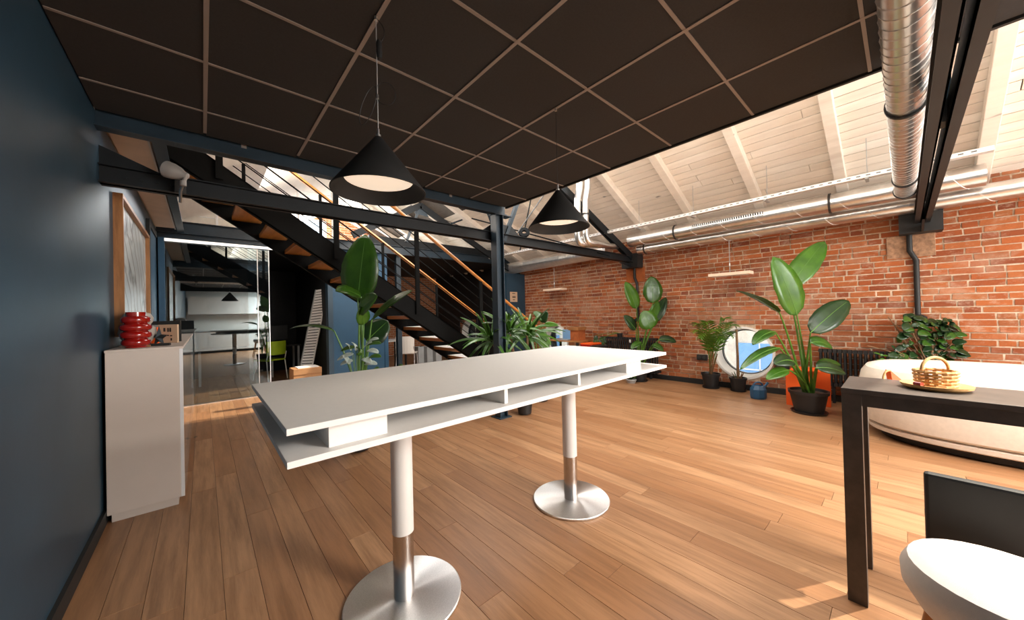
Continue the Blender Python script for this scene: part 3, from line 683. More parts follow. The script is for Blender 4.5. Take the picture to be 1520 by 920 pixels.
# ------------------------------------------------------------------ pendant lamps
def pendant(x, y, label, loops):
    t = thing('pendant_lamp', (x, y, 2.2), label, 'lamp', 'black cone pendant lamps')
    R0, zt, zb_ = .208, 2.195, 1.935
    MB().lathe([(.006, zt), (.016, zt-.004), (R0, zb_+.006), (R0+.001, zb_), (R0-.004, zb_), (.150, 2.005), (.012, zt-.025)], (x, y, 0), 48).build('shade', 'matt_black', t)
    o = MB().lathe([(0, 1.992), (.1505, 1.992), (.149, 2.0), (0, 2.0)], (x, y, 0), 40).build('diffuser', 'lamp_diffuser', t)
    MB().lathe([(.0, zt+.035), (.006, zt+.035), (.006, zt+.012), (.012, zt+.008), (.012, zt-.005), (0, zt-.005)], (x, y, 0), 12).build('cap', 'galvanised', t)
    MB().tube([(x, y, zt+.03), (x, y, ZC)], .0022 if loops else .0016, 6).build('cord', 'stone_grey' if loops else 'matt_black', t)
    MB().lathe([(.0, ZC-.002), (.008, ZC-.002), (.008, ZC-.02), (0, ZC-.02)], (x, y, 0), 10).build('hook', 'galvanised', t)
    if loops:
        MB().lathe([(0, .0), (.012, .005), (.014, .03), (.014, .075), (.01, .09), (0, .09)], (x+.012, y, 2.56), 12).build('canopy', 'matt_black', t)
        MB().tube(bez((x, y, ZC-.01), (x+.06, y-.03, 2.7), (x+.012, y, 2.63), 8), .002, 5).build('cable', 'matt_black', t)
        d0 = _R
        for cx_, cz_, rx, rz, tl in ((.038, 2.395, .045, .055, .3), (-.045, 2.34, .028, .095, -.35)):
            pts = []
            for k in range(21):
                a_ = 2*PI*k/20; q = Vector((math.cos(a_)*rx, math.sin(a_)*rz)); q = Vector((q.x*math.cos(tl)-q.y*math.sin(tl), q.x*math.sin(tl)+q.y*math.cos(tl)))
                pts.append(Vector((x, y, 0))+d0*(cx_+q.x)+Vector((0, 0, cz_+q.y)))
            MB().tube(pts, .0018, 5, False).build('cable_loop', 'matt_black', t)
        MB().lathe([(0, 0), (.006, 0), (.006, .02), (0, .02)], (x, y, 2.37), 8).build('cable_clip', 'galvanised', t)
    l = bpy.data.lights.new('lamp_light', 'SPOT'); l.energy = 9; l.color = (1, .82, .62); l.spot_size = 1.9; l.spot_blend = .8; l.shadow_soft_size = .12
    lo = bpy.data.objects.new('lamp_light', l); COL.objects.link(lo); lo.location = (x, y, 1.985); lo.parent = t; lo.matrix_parent_inverse = t.matrix_basis.inverted()
pendant(.621, 1.606, 'nearer black cone pendant lamp with looped cable over the white table', True)
pendant(1.832, 1.56, 'farther black cone pendant lamp hanging over the end of the table', False)
# ------------------------------------------------------------------ cabinet row on the left wall and what stands on it
gl = ('nearest cream cabinet of the row by the blue wall, end panel facing us', 'second white gloss cabinet of the row by the blue wall', 'third white gloss cabinet of the row by the blue wall', 'last white gloss cabinet of the row, next to the glass partition')
for k in range(4):
    y0, y1 = 3.6+k*.86, 3.6+(k+1)*.86-.002
    q = thing('cabinet', (-.31, y0+.43, 0), gl[k], 'cabinet', 'cabinets along the blue wall')
    bx('body', 'cabinet_white', q, -.50, -.135, y0, y1, .055, 1.155, bevel=.002)
    bx('plinth', 'cabinet_white', q, -.48, -.15, y0+.015, y1, 0, .055)
    for j in range(2): bx('door', 'cabinet_gloss', q, -.135, -.115, y0+.002+j*.43, y0+.427+j*.43, .055, 1.155, bevel=.0015)
tag(bx('worktop', 'cabinet_white', None, -.502, -.112, 3.595, 7.045, 1.155, 1.172, bevel=.002), 'thin cream top running over the whole cabinet row', 'worktop')
ZK = 1.172
c = at(199, 516, 2.62)
vz = lambda py: CH-(py-482.5)*2.6/FPX+.0
v1 = thing('ribbed_vase', (-.37, 3.78, ZK), 'glossy red ribbed vase on the cream cabinet', 'vase')
H = .262; pr_ = [(.0, 0), (.055, 0)]
for k in range(4):
    zc, rr = .038+.056*k, (.078, .084, .086, .078)[k]
    for a_ in range(-4, 5): aa = a_*PI/9; pr_.append((.052+(rr-.052)*math.cos(aa*1.0)**.6, zc+.026*math.sin(aa)))
pr_ += [(.052, .232), (.053, .262), (.047, .262), (.046, .235), (0, .2)]
MB().lathe(pr_, (-.372, 3.79, ZK), 36).build('body', 'red_gloss', v1)
v2 = thing('ceramic_vase', (-.36, 4.12, ZK), 'grey white gourd shaped vase behind the red vase', 'vase')
MB().lathe([(0, 0), (.05, 0), (.085, .045), (.108, .10), (.10, .145), (.07, .165), (.085, .19), (.09, .22), (.072, .255), (.035, .268), (.03, .25), (0, .2)], (-.385, 4.02, ZK), 32).build('body', 'grey_ceramic', v2)
def upright(px0, px1, py0, py1, d, mat, label, name, cat, th=.015):
    a = at(px0, py0, d); b_ = at(px1, py0, d); z0 = at(px0, py1, d).z
    t = thing(name, (a.x, a.y, z0), label, cat); u = Vector((b_.x-a.x, b_.y-a.y, 0)); w = Vector((-u.y, u.x, 0)).normalized()*th
    if w.y < 0: w = -w
    A0, B0 = Vector((a.x, a.y, ZK)), Vector((b_.x, b_.y, ZK)); hh = a.z-ZK
    MB().prism([A0, B0, B0+Vector((0, 0, hh)), A0+Vector((0, 0, hh))], w).build('board', mat, t, .002); return t, A0, u, w, hh
upright(216, 233, 486, 509, 2.95, 'orange', 'plain orange board leaning behind the red vase', 'orange_board', 'board')
t, A0, u, w, hh = upright(234, 263, 482, 506, 3.05, 'kraft_paper', 'beige card with black print standing behind the star', 'printed_card', 'card')
for (fx, fz, ww, h2) in ((.30, .62, .10, .2), (.30, .35, .14, .06), (.5, .6, .07, .22), (.62, .6, .07, .22), (.48, .38, .1, .06), (.64, .36, .1, .06), (.66, .12, .07, .14)):
    P0 = A0+u*fx+Vector((0, 0, hh*fz))-w*.15
    MB().prism([P0, P0+u*ww, P0+u*ww+Vector((0, 0, hh*h2)), P0+Vector((0, 0, hh*h2))], w*.1).build('print', 'ink', t)
t, A0, u, w, hh = upright(214, 267, 477, 506, 3.25, 'matt_black', 'wide black backed frame at the back of the cabinet top', 'display_board', 'board')
P0 = A0+u*.03-w*.2; MB().prism([P0, P0+u*.94, P0+u*.94+Vector((0, 0, hh*.82)), P0+Vector((0, 0, hh*.82))], w*.19).build('sheet', 'stone_grey', t)
sx_ = at(236, 494, 2.80); stt = thing('star_ornament', (sx_.x, sx_.y, ZK), 'faceted dark metal star standing on the cabinet', 'ornament')
pts = []
for k in range(10):
    a_ = PI/2+k*PI/5; rr = (.072 if k % 2 == 0 else .032)*(1.0 if k else 1.35); pts.append(Vector((sx_.x, sx_.y, ZK+.060))+_R*(rr*math.cos(a_))+Vector((0, 0, rr*math.sin(a_))))
f0_ = Vector((sx_.x, sx_.y, ZK+.062)); mb = MB(); mb.add(pts+[f0_-_F*.028, f0_+_F*.028], [(i, (i+1) % 10, 10) for i in range(10)]+[((i+1) % 10, i, 11) for i in range(10)]); mb.build('body', 'star_metal', stt, 0, False)
zmin = min(p.z for p in pts)
e0, e1 = atz(222, 513.0, ZK+.004), atz(253, 511.5, ZK+.004)
tag(MB().bar((e0.x, e0.y, ZK+.010), (e1.x, e1.y, ZK+.010), .03, .02).build('speaker_bar', 'matt_black', None, .003), 'slim black bar lying near the cabinet front', 'bar')
e0 = atz(218, 514, ZK+.004)
tag(MB().lathe([(0, 0), (.026, 0), (.03, .012), (0, .012)], (e0.x-.01, e0.y+.02, ZK), 16).build('wooden_coaster', 'frame_wood', None), 'small round wooden coaster beside the red vase', 'coaster')
# framed picture on the blue wall
pf = thing('framed_picture', (XL, 5.0, 1.75), 'large picture in a brown wooden frame on the blue wall', 'picture')
Y0, Y1, Z0, Z1 = 4.12, 6.0, 1.245, 2.39
for a0 in ((Y0, Y1, Z0, Z0+.03), (Y0, Y1, Z1-.03, Z1), (Y0, Y0+.03, Z0+.03, Z1-.03), (Y1-.03, Y1, Z0+.03, Z1-.03)): bx('frame_side', 'frame_wood', pf, XL, XL+.055, *a0)
o = bx('print_sheet', 'picture_print', pf, XL+.005, XL+.02, Y0+.03, Y1-.03, Z0+.03, Z1-.03)
m, t, N, L, b = nt('picture_art')
vv = pos(t, (1, 1.1, 1.6)); n1 = noise(t, vv, 1.5, 3, .5)
wv = node(t, 'ShaderNodeTexWave', wave_type='RINGS'); wv.inputs['Scale'].default_value = 1.3; wv.inputs['Distortion'].default_value = 6; wv.inputs['Detail'].default_value = 1; L.new(vv, wv.inputs['Vector'])
l1 = ramp(t, wv.outputs['Fac'], [(.0, (.22, .23, .24)), (.09, (.80, .83, .83)), (1, (.80, .85, .87))])
l2 = ramp(t, n1, [(.35, (.60, .66, .70)), (.52, (.84, .88, .90)), (.60, (.30, .33, .35)), (.63, (.84, .88, .90))])
mx_ = node(t, 'ShaderNodeMix', data_type='RGBA', blend_type='MULTIPLY'); mx_.inputs[0].default_value = 1; L.new(l1, mx_.inputs[6]); L.new(l2, mx_.inputs[7]); L.new(mx_.outputs[2], b.inputs['Base Color']); b.inputs['Roughness'].default_value = .32
o.data.materials[0] = m
# narrow door at the end of the blue wall
d2 = shell('door_2', (XL, 6.75, 0))
bx('frame', 'matt_black', d2, XL, XL+.035, 6.28, 6.36, 0, 2.66); bx('leaf', 'blue_panel', d2, XL, XL+.02, 6.36, 7.16, 0, 2.58); bx('frame', 'matt_black', d2, XL, XL+.035, 6.36, 7.2, 2.58, 2.66)
# spot clamped to the lower truss chord
P = at(262, 256, 2.52); sp_ = thing('clamp_spotlight', P, 'old grey adjustable spotlight clamped to the black truss chord', 'lamp')
ax = (-_R*.93+Vector((0, 0, .30))-_F*.25).normalized(); u, w = ortho(ax); M = Matrix((u, w, ax)).transposed()
MB().lathe([(0, -.075), (.020, -.07), (.027, -.045), (.044, -.02), (.057, .025), (.059, .062), (.055, .062), (.052, .025), (0, .0)], P, 28, False, M).build('shade', 'spot_white', sp_)
J = at(272, 272, 2.52)
MB().tube([P-ax*.06, J], .012, 8).build('arm', 'spot_white', sp_); MB().tube([J, at(268, 284, 2.55), at(268, 300, 2.6)], .009, 8).build('arm', 'galvanised', sp_)
MB().lathe([(0, -.02), (.018, -.018), (.018, .018), (0, .02)], J, 14).build('joint', 'spot_white', sp_)
Q = at(268, 288, 2.6); bx('clamp', 'clamp_black', sp_, Q.x-.03, Q.x+.03, Q.y-.03, Q.y+.02, 2.31, 2.47)
# ------------------------------------------------------------------ radiators, hanging wooden lamps, sockets
def radiator(y0, y1, z0, z1, label):
    t = thing('radiator', (XB-.1, .5*(y0+y1), z0), label, 'radiator', 'black column radiators')
    n = int(round((y1-y0)/.05))
    for k in range(n):
        y = y0+(k+.5)*(y1-y0)/n
        mb = MB()
        for xx in (XB-.16, XB-.085): mb.tube([(xx, y, z0+.02), (xx, y, z1-.02)], .014, 6)
        mb.box(XB-.172, XB-.07, y-.021, y+.021, z0, z0+.045).box(XB-.172, XB-.07, y-.021, y+.021, z1-.045, z1); mb.build('column', 'matt_black', t)
    bx('valve', 'matt_black', t, XB-.14, XB-.10, y0-.05, y0+.01, z0+.02, z0+.06)
    for y in (y0+.15, y1-.15): bx('wall_bracket', 'matt_black', t, XB-.09, XB-.014, y-.015, y+.015, z1-.15, z1-.1)
    for y in (y0+.15, y1-.15): bx('foot', 'matt_black', t, XB-.15, XB-.09, y-.015, y+.015, 0, z0)
    return t
r1 = radiator(3.19, 4.45, .12, .80, 'black radiator on the brick wall behind the middle strelitzia')
bx('maker_plate', 'paper', r1, XB-.186, XB-.175, 3.72, 3.75, .70, .76)
radiator(-.02, .83, .235, .745, 'black radiator on the brick wall behind the sofa')
for i, (yc, lb) in enumerate(((1.90, 'wooden bar lamp hanging in front of the brick above the round window'), (5.70, 'wooden bar lamp hanging at the far end of the brick wall'))):
    t = thing('bar_lamp', (6.45, yc, 1.9), lb, 'lamp', 'wooden bar lamps')
    bx('bar', 'timber_plate', t, 6.36, 6.56, yc-.32, yc+.28, 1.885, 1.935, bevel=.004); bx('light_slot', 'paper', t, 6.42, 6.50, yc-.26, yc+.24, 1.880, 1.885)
    MB().tube([(6.45, yc-.02, 1.935), (6.45, yc-.02, 2.45)], .006, 6).build('rod', 'stone_grey', t)
    MB().lathe([(.012, 0), (.012, .04), (.006, .05)], (6.45, yc-.02, 2.04), 8).build('rod_joint', 'galvanised', t)
for (px, py, lb) in ((1043, 530, 'black socket box on the brick left of the palm'), (1162, 542, 'black socket box on the brick behind the big strelitzia')):
    p = atx(px, py, XB); t = thing('socket_box', (XB, p.y, p.z), lb, 'socket', 'wall sockets')
    bx('box', 'matt_black', t, XB-.05, XB+.01, p.y-.085, p.y+.085, p.z-.05, p.z+.05, bevel=.006)
    for s_ in (-.04, .04): MB().lathe([(.028, -.056), (.028, -.05)], (XB, p.y+s_, p.z), 14, False, RY).build('outlet', 'clamp_black', t)
# ------------------------------------------------------------------ dark bar table, stools, sofa
DT = thing('dark_bar_table', (2.4, -.7, 0), 'dark brown wooden bar table at the right edge', 'table')
bx('table_top', 'dark_wood', DT, 2.21, 2.60, -1.7, .205, .955, .978, bevel=.002)
bx('apron', 'dark_wood', DT, 2.215, 2.235, -1.62, .137, .902, .955, bevel=.001); bx('apron', 'dark_wood', DT, 2.575, 2.595, -1.62, .137, .902, .955, bevel=.001)
for x0, x1 in ((2.212, 2.26), (2.55, 2.598)):
    for y0, y1 in ((.138, .204), (-1.69, -1.62)): bx('leg', 'dark_wood', DT, x0, x1, y0, y1, 0, .955, bevel=.0015)
def stool(x, y, label, back, seatm, h=.66):
    t = thing('bar_stool', (x, y, 0), label, 'stool', 'stools at the bar table')
    mb = MB(); mb.lathe([(0, h-.13), (.11, h-.13), (.165, h-.11), (.193, h-.06), (.195, h-.02), (.18, h+.01), (.14, h+.022), (0, h+.024)], (x, y, 0), 32).build('seat', seatm, t)
    for sx in (-1, 1):
        for sy in (-1, 1): MB().tube([(x+sx*.11, y+sy*.11, h-.07), (x+sx*.20, y+sy*.20, 0)], [.016, .011], 10).build('leg', 'frame_wood' if seatm != 'matt_black' else 'matt_black', t)
    q = .16; pts = [(x-q, y-q, .22), (x+q, y-q, .22), (x+q, y+q, .22), (x-q, y+q, .22), (x-q, y-q, .22)]
    MB().tube(pts, .007, 8).build('foot_ring', 'brass', t)
    if back:
        mb = MB(); n = 12
        for k in range(n+1):
            a_ = back[0]+(back[1]-back[0])*k/n
            for rr, zz in ((.195, h-.02), (.215, back[2]), (.195, back[2]), (.178, h-.02)): mb.v.append((x+rr*math.cos(a_), y+rr*math.sin(a_), zz))
        for k in range(n):
            for j in range(4): mb.f.append((k*4+j, k*4+(j+1) % 4, k*4+4+(j+1) % 4, k*4+4+j))
        mb.f += [(0, 1, 2, 3), (n*4+3, n*4+2, n*4+1, n*4)]; mb.build('backrest', seatm, t)
    return t
stool(1.522, -.168, 'cream upholstered stool with slim wooden legs beside the bar table', None, 'white_fabric', .635)
b1s = thing('bar_chair', (2.02, -.20, 0), 'black woven bar chair standing close behind the cream stool', 'chair')
bx('seat', 'matt_black', b1s, 1.84, 2.18, -.36, -.035, .50, .54, bevel=.01)
bx('backrest', 'matt_black', b1s, 1.81, 1.845, -.36, -.030, .44, .79, bevel=.010)
for x, y in ((1.85, -.05), (2.16, -.05), (1.85, -.34), (2.16, -.34)): MB().tube([(x, y, .50), (x, y, 0)], .014, 8).build('leg', 'matt_black', b1s)
# sofa: rounded shell on a recessed plinth
SF = thing('round_sofa', (5.62, -.72, 0), 'cream rounded sofa with a curved back behind the bar table', 'sofa')
def sq(cx, cy, rx, ry, n=56, e=2.7):
    out = []
    for k in range(n):
        a_ = 2*PI*k/n; c_, s_ = math.cos(a_), math.sin(a_); out.append((cx+rx*math.copysign(abs(c_)**(2/e), c_), cy+ry*math.copysign(abs(s_)**(2/e), s_)))
    return out
def loft(rings):
    mb = MB(); mb.sm = True; n = len(rings[0]); mb.v = [tuple(p) for r in rings for p in r]
    for i in range(len(rings)-1):
        for k in range(n): k2 = (k+1) % n; mb.f.append((i*n+k, i*n+k2, (i+1)*n+k2, (i+1)*n+k))
    mb.f.append(tuple(range(n-1, -1, -1))); mb.f.append(tuple(range((len(rings)-1)*n, len(rings)*n))); return mb
cx_, cy_ = 5.50, -.80
def ring(rx, ry, z): return [(x, y, z) for x, y in sq(cx_, cy_, rx-.12, ry)]
loft([ring(.70, 1.00, .01), ring(.72, 1.02, .06)]).build('plinth', 'matt_black', SF)
loft([ring(.74, 1.04, .07), ring(.79, 1.09, .09), ring(.80, 1.10, .13), ring(.76, 1.06, .14)]).build('lower_band', 'cream_fabric', SF)
loft([ring(.76, 1.06, .135), ring(.82, 1.12, .17), ring(.86, 1.16, .35), ring(.86, 1.16, .52), ring(.84, 1.14, .64), ring(.80, 1.10, .705), ring(.74, 1.04, .725), ring(.68, .98, .71), ring(.63, .93, .66), ring(.60, .90, .46), ring(.3, .5, .45)]).build('back_shell', 'cream_fabric', SF)
loft([[(x+.05, y, z) for x, y, z in ring(.58, .86, .44)], [(x+.05, y, z) for x, y, z in ring(.60, .88, .50)], [(x+.05, y, z) for x, y, z in ring(.56, .84, .55)], [(x+.05, y, z) for x, y, z in ring(.3, .5, .56)]]).build('seat_cushion', 'white_fabric', SF)
# basket tray on the dark table
ZT2 = .978
bq = atz(1389, 577, ZT2); bt_ = thing('basket_tray', (bq.x, bq.y, ZT2), 'woven basket with arched handle on a round rattan tray', 'basket')
MB().lathe([(0, 0), (.085, 0), (.105, .012), (.108, .022), (.10, .022), (.08, .008), (0, .008)], bq, 28).build('tray', 'rattan', bt_)
mb = MB()
for k in range(14):
    a_ = 2*PI*k/14; mb.bar(bq+Vector((.055*math.cos(a_), .055*math.sin(a_), .01)), bq+Vector((.062*math.cos(a_), .062*math.sin(a_), .085)), .012, .004, (math.cos(a_), math.sin(a_), 0))
mb.build('stakes', 'rattan', bt_)
for k in range(5): 
    z_ = .018+.015*k; r_ = .056+.0015*k
    MB().tube([bq+Vector(((r_+.003*(-1)**(j+k))*math.cos(2*PI*j/28), (r_+.003*(-1)**(j+k))*math.sin(2*PI*j/28), z_)) for j in range(29)], .0065, 6, False).build('weave_band', 'rattan', bt_)
MB().tube([bq-_R*.060*math.cos(PI*j/12)+Vector((0, 0, .085+.055*math.sin(PI*j/12))) for j in range(13)], .006, 8).build('handle', 'rattan', bt_)
tag(MB().tube([atz(1358, 578, ZT2)+Vector((0, 0, .028)), atz(1369, 580, ZT2)+Vector((0, 0, .028))], .009, 10).build('red_roll', 'red_gloss', None), 'small red roll lying on the rattan tray', 'roll')
# small bag hooked over the far edge of the bar table
hb = aty(1312, 566, .030); BD = 1.80
BG = thing('orange_bag', (2.63, .03, .9), 'orange bag with cane loop handle hanging behind the bar table edge', 'bag')
A_, B1, B2 = at(1322, 550, BD), at(1327, 578, BD), at(1352, 575, BD)
MB().prism([A_, B1, B2], Vector((.035, .02, 0))).build('flap', 'orange', BG)
H0 = at(1311, 572, BD)
MB().tube(bez(H0, at(1309, 548, BD), A_, 10), .0045, 8).build('handle', 'rattan', BG)
MB().prism([H0+Vector((0, 0, -.02)), H0+Vector((0, 0, .005)), B1+Vector((0, 0, .01)), B1+Vector((0, 0, -.02))], Vector((.03, .02, 0))).build('body', 'cream_fabric', BG)
# orange stool behind the big strelitzia
p = atz(1199, 598, 0); OS = thing('orange_side_table', (6.05, .78, 0), 'bright orange side table behind the big strelitzia pot', 'side table')
a = at(1181, 547, 4.75); b_ = at(1216, 547, 4.75); mid = (a+b_)/2; hw = .15
for s_ in (-1, 1):
    e = mid+_R*(hw*s_*.9); MB().box(e.x-.02, e.x+.02, e.y-.13, e.y+.13, 0, mid.z-.02).build('side_panel', 'orange', OS, .003)
bx('top', 'orange', OS, mid.x-.16, mid.x+.16, mid.y-.16, mid.y+.16, mid.z-.02, mid.z, bevel=.003)
# watering can
q = atz(1130, 593, 0); WC = thing('watering_can', (q.x+.06, q.y+.05, 0), 'dark blue faceted watering can on the floor by the round window', 'watering can')
cx2, cy2 = q.x+.06, q.y+.05
MB().lathe([(0, 0), (.095, 0), (.105, .03), (.105, .14), (.075, .19), (.055, .195), (.05, .17), (0, .16)], (cx2, cy2, 0), 9).build('body', 'can_blue', WC, 0, False)
MB().tube([Vector((cx2, cy2, .165))+_R*.085, Vector((cx2, cy2, .20))+_R*.12, Vector((cx2, cy2, .235))+_R*.15], [.02, .014, .018], 8).build('spout', 'can_blue', WC)
MB().tube([Vector((cx2, cy2, .16))-_R*.07]+[Vector((cx2, cy2, .19+.05*math.sin(PI*k/6)))-_R*.07*math.cos(PI*k/6) for k in range(7)]+[Vector((cx2, cy2, .17))+_R*.06], .012, 8).build('handle', 'can_blue', WC)
# ------------------------------------------------------------------ things in front of the far round window
wd = thing('wooden_desk', (6.2, 5.1, 0), 'small wooden desk in front of the far round window', 'desk')
bx('top', 'frame_wood', wd, 5.95, 6.45, 4.62, 5.55, .70, .725, bevel=.003)
for x, y in ((5.98, 4.66), (5.98, 5.5), (6.42, 4.66), (6.42, 5.5)): bx('leg', 'matt_black', wd, x-.02, x+.02, y-.02, y+.02, 0, .70)
p = at(840, 497, 7.9); lp = thing('desk_laptop', (6.1, 5.05, .725), 'pale blue device standing on the wooden desk', 'laptop')
bx('base', 'stone_grey', lp, 6.0, 6.25, 4.95, 5.28, .725, .74, bevel=.003); bx('screen', 'door_blue', lp, 6.24, 6.255, 4.95, 5.28, .74, .95, bevel=.003)
tk = thing('wooden_crate_shelf', (6.2, 4.8, .725), 'orange brown wooden box standing on the far desk', 'box')
bx('lid', 'frame_wood', tk, 6.02, 6.32, 4.66, 4.93, .95, 1.02, bevel=.004); bx('side', 'terracotta', tk, 6.05, 6.30, 4.68, 4.90, .725, .95, bevel=.004)
rb = thing('red_bench', (6.2, 4.35, 0), 'red topped low bench next to the wooden desk', 'bench')
bx('seat', 'red_gloss', rb, 6.0, 6.35, 4.30, 4.60, .60, .66, bevel=.01); bx('seat', 'orange', rb, 6.0, 6.35, 4.30, 4.60, .66, .69, bevel=.008)
for x, y in ((6.02, 4.32), (6.33, 4.32), (6.02, 4.58), (6.33, 4.58)): bx('leg', 'matt_black', rb, x-.015, x+.015, y-.015, y+.015, 0, .60)
bs = thing('black_bench', (6.2, 4.1, 0), 'black steel stool frame between the red bench and the radiator', 'stool')
bx('seat', 'matt_black', bs, 5.85, 6.15, 4.02, 4.24, .62, .66, bevel=.004)
for x, y in ((5.87, 4.04), (6.13, 4.04), (5.87, 4.22), (6.13, 4.22)): bx('leg', 'matt_black', bs, x-.012, x+.012, y-.012, y+.012, 0, .62)
# ------------------------------------------------------------------ plants
def leaf(parent, base, tip, width, mat='leaf_mid', face=.8, arch=.04, fold=.18, wob=.03, shape=.8, name='leaf', rib=True, twist=0, seed=0):
    base, tip = Vector(base), Vector(tip); base.x = min(base.x, 6.64); tip.x = min(tip.x, 6.64); L_ = (tip-base).length; N_ = 14; rg = random.Random(seed+int(L_*1000))
    nrm = (_F*-face+Vector((0, 0, 1))*(1-face)+_R*twist).normalized()
    ctr = (base+tip)/2+Vector((0, 0, arch))+nrm*L_*.05
    sp = bez(base, ctr, tip, N_); v = []; f = []
    cols = (-1, -.55, 0, .55, 1)
    for i, p in enumerate(sp):
        d = (sp[min(i+1, N_)]-sp[max(i-1, 0)]).normalized(); s_ = d.cross(nrm).normalized(); n2 = s_.cross(d)
        t = i/N_; w = width*.5*max(.012, math.sin(PI*min(1, t**shape))**.58)
        for c in cols:
            k = abs(c)*w*fold*(1-.7*abs(c))*2+(.0 if c == 0 else rg.uniform(-1, 1)*wob*w*abs(c))
            v.append(p+s_*c*w*(1+rg.uniform(-.03, .03))+n2*k)
    m_ = len(cols)
    for i in range(N_):
        for j in range(m_-1): f.append((i*m_+j, i*m_+j+1, (i+1)*m_+j+1, (i+1)*m_+j))
    mb = MB(); mb.v = [tuple(q) for q in v]; mb.f = f; mb.sm = True
    me = bpy.data.meshes.new(name); me.from_pydata(mb.v, [], mb.f); me.materials.append(MATS[mat]); me.shade_smooth()
    o = bpy.data.objects.new(name, me); COL.objects.link(o); o.parent = parent; o.matrix_parent_inverse = parent.matrix_basis.inverted()
    so = o.modifiers.new('thickness', 'SOLIDIFY'); so.thickness = .002
    if rib and width > .09:
        r = MB().tube([p-nrm*.001 for p in sp[:-1]], [.007*(1-.75*i/N_) for i in range(N_)], 6); q = r.build('midrib', 'stem_green', None); q.parent = o
    return o
def stem(parent, a, b, c, r0=.012, r1=.006, mat='stem_green', name='stem'):
    pts = bez(a, b, c, 10); return MB().tube(pts, [r0+(r1-r0)*i/10 for i in range(11)], 7).build(name, mat, parent)
def pot(parent, c, r, h, saucer=True, mat='pot_black'):
    c = Vector((c[0], c[1], 0))
    q = MB().lathe([(0, .012), (r*.72, .012), (r*.93, h*.86), (r, h*.86), (r*1.02, h), (r*.93, h), (r*.9, h*.88), (0, h*.86)], c, 32).build('pot', mat, parent)
    if saucer: MB().lathe([(0, 0), (r*.86, 0), (r*.92, .025), (r*.87, .025), (r*.8, .008), (0, .008)], c, 32).build('saucer', mat, parent)
    MB().lathe([(0, h*.9), (r*.89, h*.885), (r*.89, h*.87), (0, h*.87)], c, 20).build('soil', 'soil', parent)
def strel(name, label, c, r, h, depth, crown, leaves, group=None):
    t = thing(name, (c[0], c[1], 0), label, 'plant', group)
    pot(t, c, r, h)
    c = Vector(c)
    for i, (bx_, by_, tx_, ty_, wpx, mat, face, arch, db, dt, twist) in enumerate(leaves):
        B = at(bx_, by_, depth+db); T_ = at(tx_, ty_, depth+db+dt)
        a_ = 2*PI*i/len(leaves); root = Vector((c.x+.045*math.cos(a_), c.y+.045*math.sin(a_), h*.86))
        crv = root.lerp(B, .55)+Vector((0, 0, .10*(B-root).length))
        if B.z < root.z+.35: crv = root.lerp(B, .4)+Vector((0, 0, .22))
        stem(t, root, crv, B, .018, .007, 'stem_green')
        leaf(t, B, T_, wpx*(depth+db)/FPX, mat, face, arch, twist=twist, seed=i*13)
    return t
D1 = 4.15; c1 = atz(1201, 612, 0)
strel('strelitzia', 'tallest strelitzia with broad leaves in a black pot on open floor', c1, .205, .285, D1, None, [
    (1183, 468, 1147, 381, 47, 'leaf_bright', .9, 0, 0, -.05, .1), (1171, 427, 1224, 358, 34, 'leaf_bright', .75, .02, .1, .15, -.5),
    (1203, 494, 1260, 446, 34, 'leaf_dark', .65, .03, 0, .1, -.2), (1157, 464, 1092, 431, 24, 'leaf_mid', .12, .03, -.05, -.15, 0),
    (1150, 492, 1117, 512, 20, 'leaf_mid', .3, .06, -.1, -.15, 0), (1157, 516, 1098, 549, 15, 'leaf_mid', .35, .08, -.15, -.2, 0),
    (1178, 536, 1149, 541, 22, 'leaf_dark', .55, .05, -.15, -.1, 0), (1203, 509, 1236, 517, 22, 'leaf_mid', .5, .07, -.05, 0, 0),
    (1211, 546, 1256, 555, 24, 'leaf_dark', .5, .05, -.15, -.05, 0), (1214, 543, 1248, 541, 18, 'leaf_mid', .5, .04, 0, .05, 0),
    (1170, 549, 1137, 563, 17, 'leaf_bright', .5, .03, -.15, -.1, 0)], 'potted strelitzias')
D2 = 6.5; c2 = atz(949, 565, 0)
strel('strelitzia', 'strelitzia in front of the radiator by the wall pipe', c2, .17, .26, D2, None, [
    (945, 458, 928, 418, 23, 'leaf_bright', .85, 0, 0, 0, .3), (969, 450, 967, 410, 29, 'leaf_mid', .9, 0, 0, 0, 0),
    (966, 488, 955, 461, 30, 'leaf_bright', .9, 0, -.2, 0, 0), (964, 478, 977, 447, 20, 'leaf_bright', .7, 0, .1, 0, .4),
    (972, 478, 990, 441, 18, 'leaf_dark', .75, 0, .1, .1, -.6), (944, 489, 926, 468, 17, 'leaf_dark', .8, 0, -.1, -.05, .3),
    (978, 504, 1004, 508, 14, 'leaf_dark', .55, .05, -.1, -.1, 0), (968, 512, 985, 521, 12, 'leaf_mid', .5, .04, -.15, -.1, 0), (952, 508, 936, 518, 10, 'leaf_mid', .5, .04, -.15, -.1, 0)], 'potted strelitzias')
D5 = 3.85; c5 = at(538, 545, D5)
